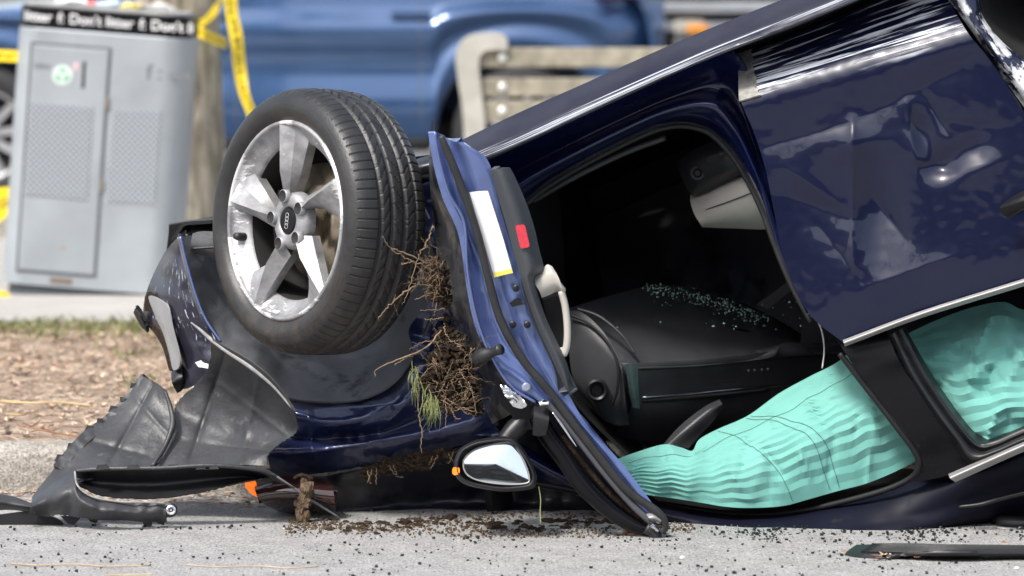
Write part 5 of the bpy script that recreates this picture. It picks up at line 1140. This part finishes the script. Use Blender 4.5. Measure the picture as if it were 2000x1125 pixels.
# ---- caution tape
def tape_mat():
    m, t, b = new_mat('caution_tape_plastic'); uv = t.nodes.new('ShaderNodeTexCoord'); sp = t.nodes.new('ShaderNodeSeparateXYZ'); t.links.new(uv.outputs['UV'], sp.inputs[0])
    mp = coords(t, (38, 2.2, 1), 'UV'); n = tnoise(t, mp, 1, 2, .8)
    mk = ramp(t, n, ((.50, 0), (.54, 1))).outputs[0]
    bd = ramp(t, sp.outputs[1], ((.28, 0), (.30, 1), (.70, 1), (.72, 0))).outputs[0]
    f = mix(t, 1, mk, bd, 'MULTIPLY')
    t.links.new(mix(t, f, (.90, .66, .02), (.02, .02, .02)), b.inputs['Base Color']); b.inputs['Roughness'].default_value = .4
    return m
M['tape'] = tape_mat()
def tape(name, label, a, b, Y0, n=40):
    A_ = Parr(np.array([(x, y, Y0 + d) for x, y, d in a], float)); B_ = Parr(np.array([(x, y, Y0 + d) for x, y, d in b], float))
    W = np.stack([cr(A_ * (1 - f) + B_ * f, n) for f in (0, .25, .5, .75, 1)])
    o = sheet(name, W, M['tape'], None, .0015); return tag(o, label, 'caution tape')
tape('caution_tape', 'long twisted yellow caution tape hanging to the right of the trunk', [(432, -60, 0), (440, 20, 0), (452, 90, -.02), (456, 130, 0), (466, 180, .02), (484, 228, 0), (500, 300, 0)], [(462, -60, .03), (464, 20, .03), (474, 70, .02), (480, 130, .04), (486, 180, 0), (500, 222, .02), (512, 300, 0)], TY - .6)
tape('caution_tape', 'yellow caution tape slanting up from the bin corner round the trunk', [(384, 40, -.3), (400, 34, -.3), (416, 14, -.25), (428, -2, -.2), (438, -30, .0)], [(388, 54, -.3), (406, 44, -.3), (424, 26, -.25), (432, 8, -.2), (446, -18, .0)], TY - .2)
tape('caution_tape', 'yellow caution tape slanting down from the bin corner round the trunk', [(384, 50, -.3), (400, 56, -.3), (418, 66, -.25), (436, 72, -.15), (444, 78, .05)], [(386, 72, -.3), (400, 78, -.3), (416, 86, -.25), (432, 92, -.15), (442, 96, .05)], TY - .2)
tape('caution_tape', 'yellow caution tape stretched from the bin across the parked car front wheel', [(-160, 94, 0), (-60, 95, 0), (0, 97, 0), (46, 100, 0)], [(-160, 118, 0), (-60, 119, 0), (0, 120, 0), (46, 122, 0)], BY + .1)
tape('caution_tape', 'loop of yellow caution tape sagging to the ground beside the bin', [(-80, 300, 0), (-20, 360, 0), (8, 366, 0), (30, 362, 0)], [(-80, 360, 0), (-20, 430, 0), (6, 428, 0), (26, 400, 0)], BY + .4)
tape('caution_tape', 'scrap of yellow caution tape lying at the foot of the bin', [(-40, 566, 0), (0, 568, 0), (16, 572, 0)], [(-40, 578, 0), (0, 580, 0), (22, 580, 0)], BY - .05)

# ---- bench
BN = 7.9; bs_ = F / (12 + BN)
bz = PAVE_Z
bx_ = float(P(955, 160, BN)[0]); 
pb = thing('park_bench', 'weathered wooden slat bench with pale rounded concrete end on the pavement', 'bench', (bx_ + .8, BN + .2, bz))
M['wood'] = mat('weathered_wood', (.30, .27, .205), .8, var=.3, vs_=18, bump=.4, bs=40)
M['bconc'] = mat('bench_concrete', (.44, .42, .37), .85, var=.15, vs_=10, bump=.3, bs=60)
def bench_end(dx):
    """pale cast end: an upright whose top rolls over into a rounded scroll, with an arm and a foot behind"""
    ol = [(908, 440), (906, 250), (894, 150), (890, 112), (897, 86), (915, 71), (945, 65), (975, 66), (990, 76), (989, 97), (968, 96), (946, 100), (936, 116), (938, 160), (948, 250), (952, 440)]
    q = cr(np.array([(float(P(x, y, BN)[0]) + dx, float(P(x, y, BN)[2])) for x, y in ol]), 70); q[:, 1] = np.maximum(q[:, 1], bz); n = len(q)
    V = [(x, BN - .075, z) for x, z in q] + [(x, BN + .10, z) for x, z in q]
    o = pmesh('end_frame', V, [tuple(range(n))[::-1], tuple(range(n, 2 * n))] + [(k, (k + 1) % n, n + (k + 1) % n, n + k) for k in range(n)], M['bconc'], pb)
    xc = float(P(930, 200, BN)[0]) + dx
    box('arm', (xc, BN + .32, bz + .40), (.09, .45, .06), M['bconc'], pb, bev=.01); box('foot', (xc, BN + .50, bz + .19), (.09, .08, .38), M['bconc'], pb, bev=.01)
    return o
bench_end(0); bench_end(1.85)
def sl(y0, y1, Y): return float(P(955, y0, Y)[2]), float(P(955, y1, Y)[2])
xl = float(P(938, 100, BN)[0])
for (y0, y1) in ((93, 131), (152, 188), (196, 236)):
    za, zb = sl(y0, y1, BN); box('back_slat', (xl + .98, BN - .02, (za + zb) / 2), (1.96, .045, za - zb), M['wood'], pb, bev=.006)
    for xb in (bx_ + .02, bx_ + 1.74): 
        c = np.array((xb + .04, BN - .046, (za + zb) / 2)); V = []; Fc = []
        for i in range(5):
            for k in range(10):
                th = i / 4 * 1.5; a = 6.28 * k / 10; V.append(tuple(c + np.array((.022 * math.cos(th) * math.cos(a), -.013 * math.sin(th), .022 * math.cos(th) * math.sin(a)))))
        for i in range(4):
            for k in range(10): Fc.append((i * 10 + k, i * 10 + (k + 1) % 10, (i + 1) * 10 + (k + 1) % 10, (i + 1) * 10 + k))
        pmesh('bolt', V, Fc, mat('bright_bolt', (.8, .79, .75), .35, .4), pb, True)
for k in range(4): box('seat_slat', (xl + .98, BN + .22 + k * .105, bz + .455), (1.96, .09, .04), M['wood'], pb, bev=.006)

# ---- parked vehicles
M['blue'] = mat('blue_car_paint', (.045, .10, .225), .2, .35, 1, .08, 4)
M['glass'] = mat('dark_car_glass', (.01, .012, .014), .04, coat=.5)
M['ptyre'] = mat('parked_tyre', (.02, .02, .021), .7); M['palloy'] = mat('silver_alloy', (.42, .42, .43), .35, .5); M['redlamp'] = mat('red_lamp', (.6, .02, .015), .15, coat=1)
RZ = .235
def parked_wheel(parent, x, y, r, w_=.22, sgn=-1):
    V = []; Fc = []; n = 40; pr = [(r * .66, 0), (r * .70, -.01), (r * .85, -.018), (r * .97, -.005), (r, .03), (r, w_ - .03), (r * .9, w_), (r * .6, w_)]
    for i in range(n):
        a = 2 * math.pi * i / n
        for (q, z) in pr: V.append((x + q * math.cos(a), y + z, RZ + r + q * math.sin(a)))
    k = len(pr)
    for i in range(n):
        for j in range(k - 1): Fc.append((i * k + j, i * k + j + 1, ((i + 1) % n) * k + j + 1, ((i + 1) % n) * k + j))
    t = pmesh('wheel', V, Fc, M['ptyre'], parent, True)
    V = []; Fc = []; pr = [(r * .69, 0), (r * .67, -.004), (r * .62, .005), (r * .60, .06), (r * .2, .075), (.001, .075)]
    for i in range(n):
        a = 2 * math.pi * i / n
        for (q, z) in pr: V.append((x + q * math.cos(a), y + z, RZ + r + q * math.sin(a)))
    k = len(pr); mi = []
    for i in range(n):
        for j in range(k - 1): Fc.append((i * k + j, i * k + j + 1, ((i + 1) % n) * k + j + 1, ((i + 1) % n) * k + j)); mi.append(0 if j < 2 else 1)
    o = pmesh('rim', V, Fc, M['palloy'], t, True); o.data.materials.append(M['wheel_dark']); o.data.polygons.foreach_set('material_index', mi)
    for s in range(10):
        a = 2 * math.pi * s / 10 + .15; c = np.array((math.cos(a), 0, math.sin(a))); d = np.array((-math.sin(a), 0, math.cos(a))); V = []; ce = np.array((x, y, RZ + r))
        for (q, h) in ((.05, .022), (r * .64, .017)):
            for sg in (-1, 1):
                for dz in (.005, .04): V.append(tuple(ce + c * q + d * h * sg + np.array((0, dz + (.015 if q < .1 else 0), 0))))
        pmesh('rim_spoke', V, [(0, 2, 6, 4), (1, 5, 7, 3), (0, 4, 5, 1), (2, 3, 7, 6), (0, 1, 3, 2), (4, 6, 7, 5)], M['palloy'], t)
def parked_car(name, label, xr, xf, y0, paint, H=1.62, W=1.84, lamp=True):
    """side-on car facing -X: xr rear axle, xf front axle; body grid with arches cut as dark wells"""
    root = thing(name, label, 'car', ((xr + xf) / 2, y0 + W / 2, RZ)); r = .345
    L0, L1 = xf - .88, xr + .72
    xs = np.linspace(L0, L1, 150); side = []
    prof = [(.30, .09), (.33, .045), (.40, .02), (.48, .005), (.56, .012), (.66, .03), (.74, .02), (.80, .0), (.86, -.012), (.90, -.005), (.94, .02), (.98, .045), (1.02, .055)]
    pz = cr(np.array(prof), 46)
    for (z, yo) in pz:
        row = []
        for x in xs:
            e = max(0, (L0 + .55 - x) / .55); e2 = max(0, (x - (L1 - .35)) / .35)
            yy = y0 + yo + .42 * e ** 2.2 + .28 * e2 ** 2.2
            zz = z
            for ax in (xr, xf):                                  # wheel arches lift the lower edge
                dd = abs(x - ax)
                if dd < .42:
                    arch = r + math.sqrt(.42 ** 2 - dd ** 2)
                    f = max(0, (1.02 - z) / .72); zz = z + max(0, arch - .30) * f ** 1.0
                    yy -= .016 * max(0, 1 - abs(zz - arch) / .07)
            hood = max(0, (xf + .55 - x)) * .11
            row.append((x, yy, RZ + zz - hood * max(0, (z - .6) / .42)))
        side.append(row)
    bd = sheet('body_side', np.array(side), paint, root, .03, uv=False)
    # far side, roof, hood, tail as one closed upper shell
    shell = []
    def sec(x, zb, zt, inset): return [(x, y0 + .05, RZ + zb), (x, y0 + .055 + inset * .3, RZ + zb + (zt - zb) * .3), (x, y0 + .08 + inset, RZ + zt - .06), (x, y0 + .2 + inset, RZ + zt), (x, y0 + W / 2, RZ + zt + .03), (x, y0 + W - .2 - inset, RZ + zt), (x, y0 + W - .08 - inset, RZ + zt - .06), (x, y0 + W - .05, RZ + zb), (x, y0 + W - .05, RZ + .3)]
    st = [(L0 + .03, .60, .70, .2), (L0 + .3, .82, .88, .1), (xf + .3, .95, .99, .06), (xf + .55, 1.0, 1.06, .05), (xf + 1.15, 1.01, H - .06, .17), (xf + 1.6, 1.015, H, .17), (xr - .3, 1.02, H - .01, .17), (xr + .25, 1.02, H - .08, .18), (L1 - .12, 1.02, 1.12, .12), (L1 - .02, .6, .75, .14)]
    shell = np.stack([cr(np.array(sec(*s)), 34) for s in st]); shell = np.stack([cr(shell[:, j], 60) for j in range(34)], 1)
    sheet('upper_body', shell, paint, root, .03, uv=False, face=((xr + xf) / 2, y0 - 30, 40))
    for (xa, xb) in ((xf + .95, xf + 1.55), (xf + 1.62, xr - .35), (xr - .28, xr + .12)):
        W_ = np.array([[(xa + (.28 if xa < xf + 1.2 else .0) * k, y0 + .045 + .14 * k, RZ + 1.05 + (H - 1.17) * k), (xb - (.12 if xb > xr else 0) * k, y0 + .045 + .14 * k, RZ + 1.05 + (H - 1.17) * k)] for k in (0, .5, 1)])
        sheet('window', W_, M['glass'], root, .008, uv=False)
    for ax in (xr, xf):
        parked_wheel(root, ax, y0 + .045, r)
        W_ = np.array([[(ax + .425 * math.cos(a), y0 + d, RZ + r + .425 * math.sin(a)) for a in np.linspace(-.5, math.pi + .5, 24)] for d in (.03, .3, .45)])
        sheet('wheel_well', W_, M['wheel_dark'], root, .01, uv=False, face=(ax, y0 + .2, RZ + r))
    box('underside', ((xr + xf) / 2, y0 + W / 2, RZ + .34), (L1 - L0 - .8, W - .5, .12), M['wheel_dark'], root, bev=.02)
    box('sill', ((xr + xf) / 2, y0 + .08, RZ + .30), (xr - xf - .9, .07, .07), M['black_plastic'], root, bev=.015)
    if lamp:
        W_ = np.array([[(L1 - .34 + .32 * k, y0 + .0 + .20 * k ** 2 - .03, RZ + z) for k in np.linspace(0, 1, 8)] for z in (1.035, 1.07, 1.12)])
        sheet('tail_lamp', W_, M['redlamp'], root, .04, uv=False)
    box('door_handle', (xr - .55, y0 - .01, RZ + .955), (.2, .03, .025), paint, root, bev=.008); box('door_handle', (xr - 1.55, y0 - .01, RZ + .955), (.2, .03, .025), paint, root, bev=.008)
    for xg in (xr - .5 - .0, xr - 1.42, xf + .62):
        W_ = np.array([[(xg - .003, y0 + yo - .0015, RZ + z), (xg + .003, y0 + yo - .0015, RZ + z)] for (z, yo) in pz[8:]])
        sheet('door_seam', W_, M['bin_dark'], root, .002, uv=False)
    mrx = float(P(345, 0, y0)[0])
    J = ([], []); icolump((mrx, y0 - .08, RZ + 1.06), .085, 2, 2, .05, 3, (1.3, .9, .75), J); pmesh('wing_mirror', J[0], J[1], M['gloss_black'], root, True)
    return root
CY = 10.0
parked_car('parked_car', 'blue parked car standing side on behind the bench and tree', float(P(1018, 260, CY)[0]), float(P(-38, 260, CY)[0]), CY, M['blue'])
# truck to the right: silver side rails, marker lamp, pale fuel tank
KY = 12.2; tkx = float(P(1290, 50, KY)[0])
tk = thing('parked_truck', 'silver and black flatbed truck parked beyond the blue car tail', 'truck', (tkx + 1.5, KY + 1, RZ))
Tz = lambda y: float(P(1300, y, KY)[2])
M['tsilver'] = mat('silver_truck_rail', (.42, .44, .46), .35, .4, var=.15, vs_=4); M['tblack'] = mat('black_truck_frame', (.012, .012, .013), .5)
for (ya, yb, m, dy) in ((-90, -6, M['tblack'], .03), (4, 27, M['tsilver'], 0), (42, 62, M['tsilver'], .04)):
    za, zb = Tz(ya), Tz(yb); box('side_rail', (tkx + 1.6, KY + dy + .03, (za + zb) / 2), (3.2, .06, za - zb), m, tk, bev=.012)
box('chassis', (tkx + 1.6, KY + 1.1, (Tz(-40) + Tz(100)) / 2), (3.2, 1.9, Tz(-40) - Tz(100)), M['tblack'], tk, bev=.02)
box('cargo_body', (tkx + 1.6, KY + 1.0, RZ + 2.0), (3.2, 2.0, 1.5), M['tsilver'], tk, bev=.03)
box('marker_lamp', (float(P(1362, 58, KY)[0]), KY - .04, Tz(57)), (.12, .05, .055), mat('orange_lens', (.75, .3, .05), .3), tk, bev=.01)
tube('fuel_tank', [(float(P(1318, 80, KY)[0]), KY + .2, Tz(98)), (float(P(1325, 80, KY)[0]), KY + .2, Tz(98)), (float(P(1560, 80, KY)[0]), KY + .2, Tz(98)), (float(P(1568, 80, KY)[0]), KY + .2, Tz(98))], [.07, .10, .10, .07], mat('pale_tank', (.62, .60, .56), .5), tk, sides=20)
box('bumper_plate', (float(P(1345, 55, KY)[0]), KY - .01, Tz(52)), (.16, .03, .07), M['bconc'], tk, bev=.01)
for xx in (tkx + .75, tkx + 2.6): parked_wheel(tk, xx, KY + .1, .42)

# ================================================================== ACROSS THE ROAD (behind the photographer, added out of view for mirror and paint to reflect)
bb = thing('added_brick_building', 'unseen brown brick building added across the road for reflections', 'building', (0, -42, 0))
M['brick'] = mat('brown_brick', (.07, .055, .048), .85, var=.3, vs_=3, bump=.3, bs=20)  # added building's brick kept dark so the car paint reflects darker
box('wall', (0, -42, 5.0), (90, 10, 10), M['brick'], bb); box('cornice', (0, -36.9, 9.8), (90.4, .5, .5), M['bconc'], bb); box('base_course', (0, -36.95, .4), (90.2, .2, .8), M['bconc'], bb)
wproto = None
for i in range(26):
    for zz in (2.2, 5.0, 7.8):
        if wproto is None:
            wproto = box('window', (0, 0, 0), (1.5, .12, 1.7), M['glass'], bb, bev=.02); wm = wproto.data; bpy.data.objects.remove(wproto); wproto = True
        o = bpy.data.objects.new('window', wm); col.objects.link(o); o.parent = bb; o.matrix_parent_inverse = Matrix.Translation((0, 42, 0)); o.location = (-42.5 + i * 3.4, -36.98, zz)
for k, (x, y, lab) in enumerate(((-9, -27, 'bare street tree before the left of the brick building'), (-1.5, -24, 'bare street tree across the road straight behind the photographer'), (6, -28, 'bare street tree before the middle of the brick building'), (14, -25, 'bare street tree before the right of the brick building'))):
    c = tr.copy(); col.objects.link(c); c.location = (x, y, 0); c.rotation_euler = (0, 0, k * 1.3); c['label'] = lab; c.scale = (1.15, 1.15, 1.15)
    for ch in list(tr.children):
        d = ch.copy(); col.objects.link(d); d.parent = c
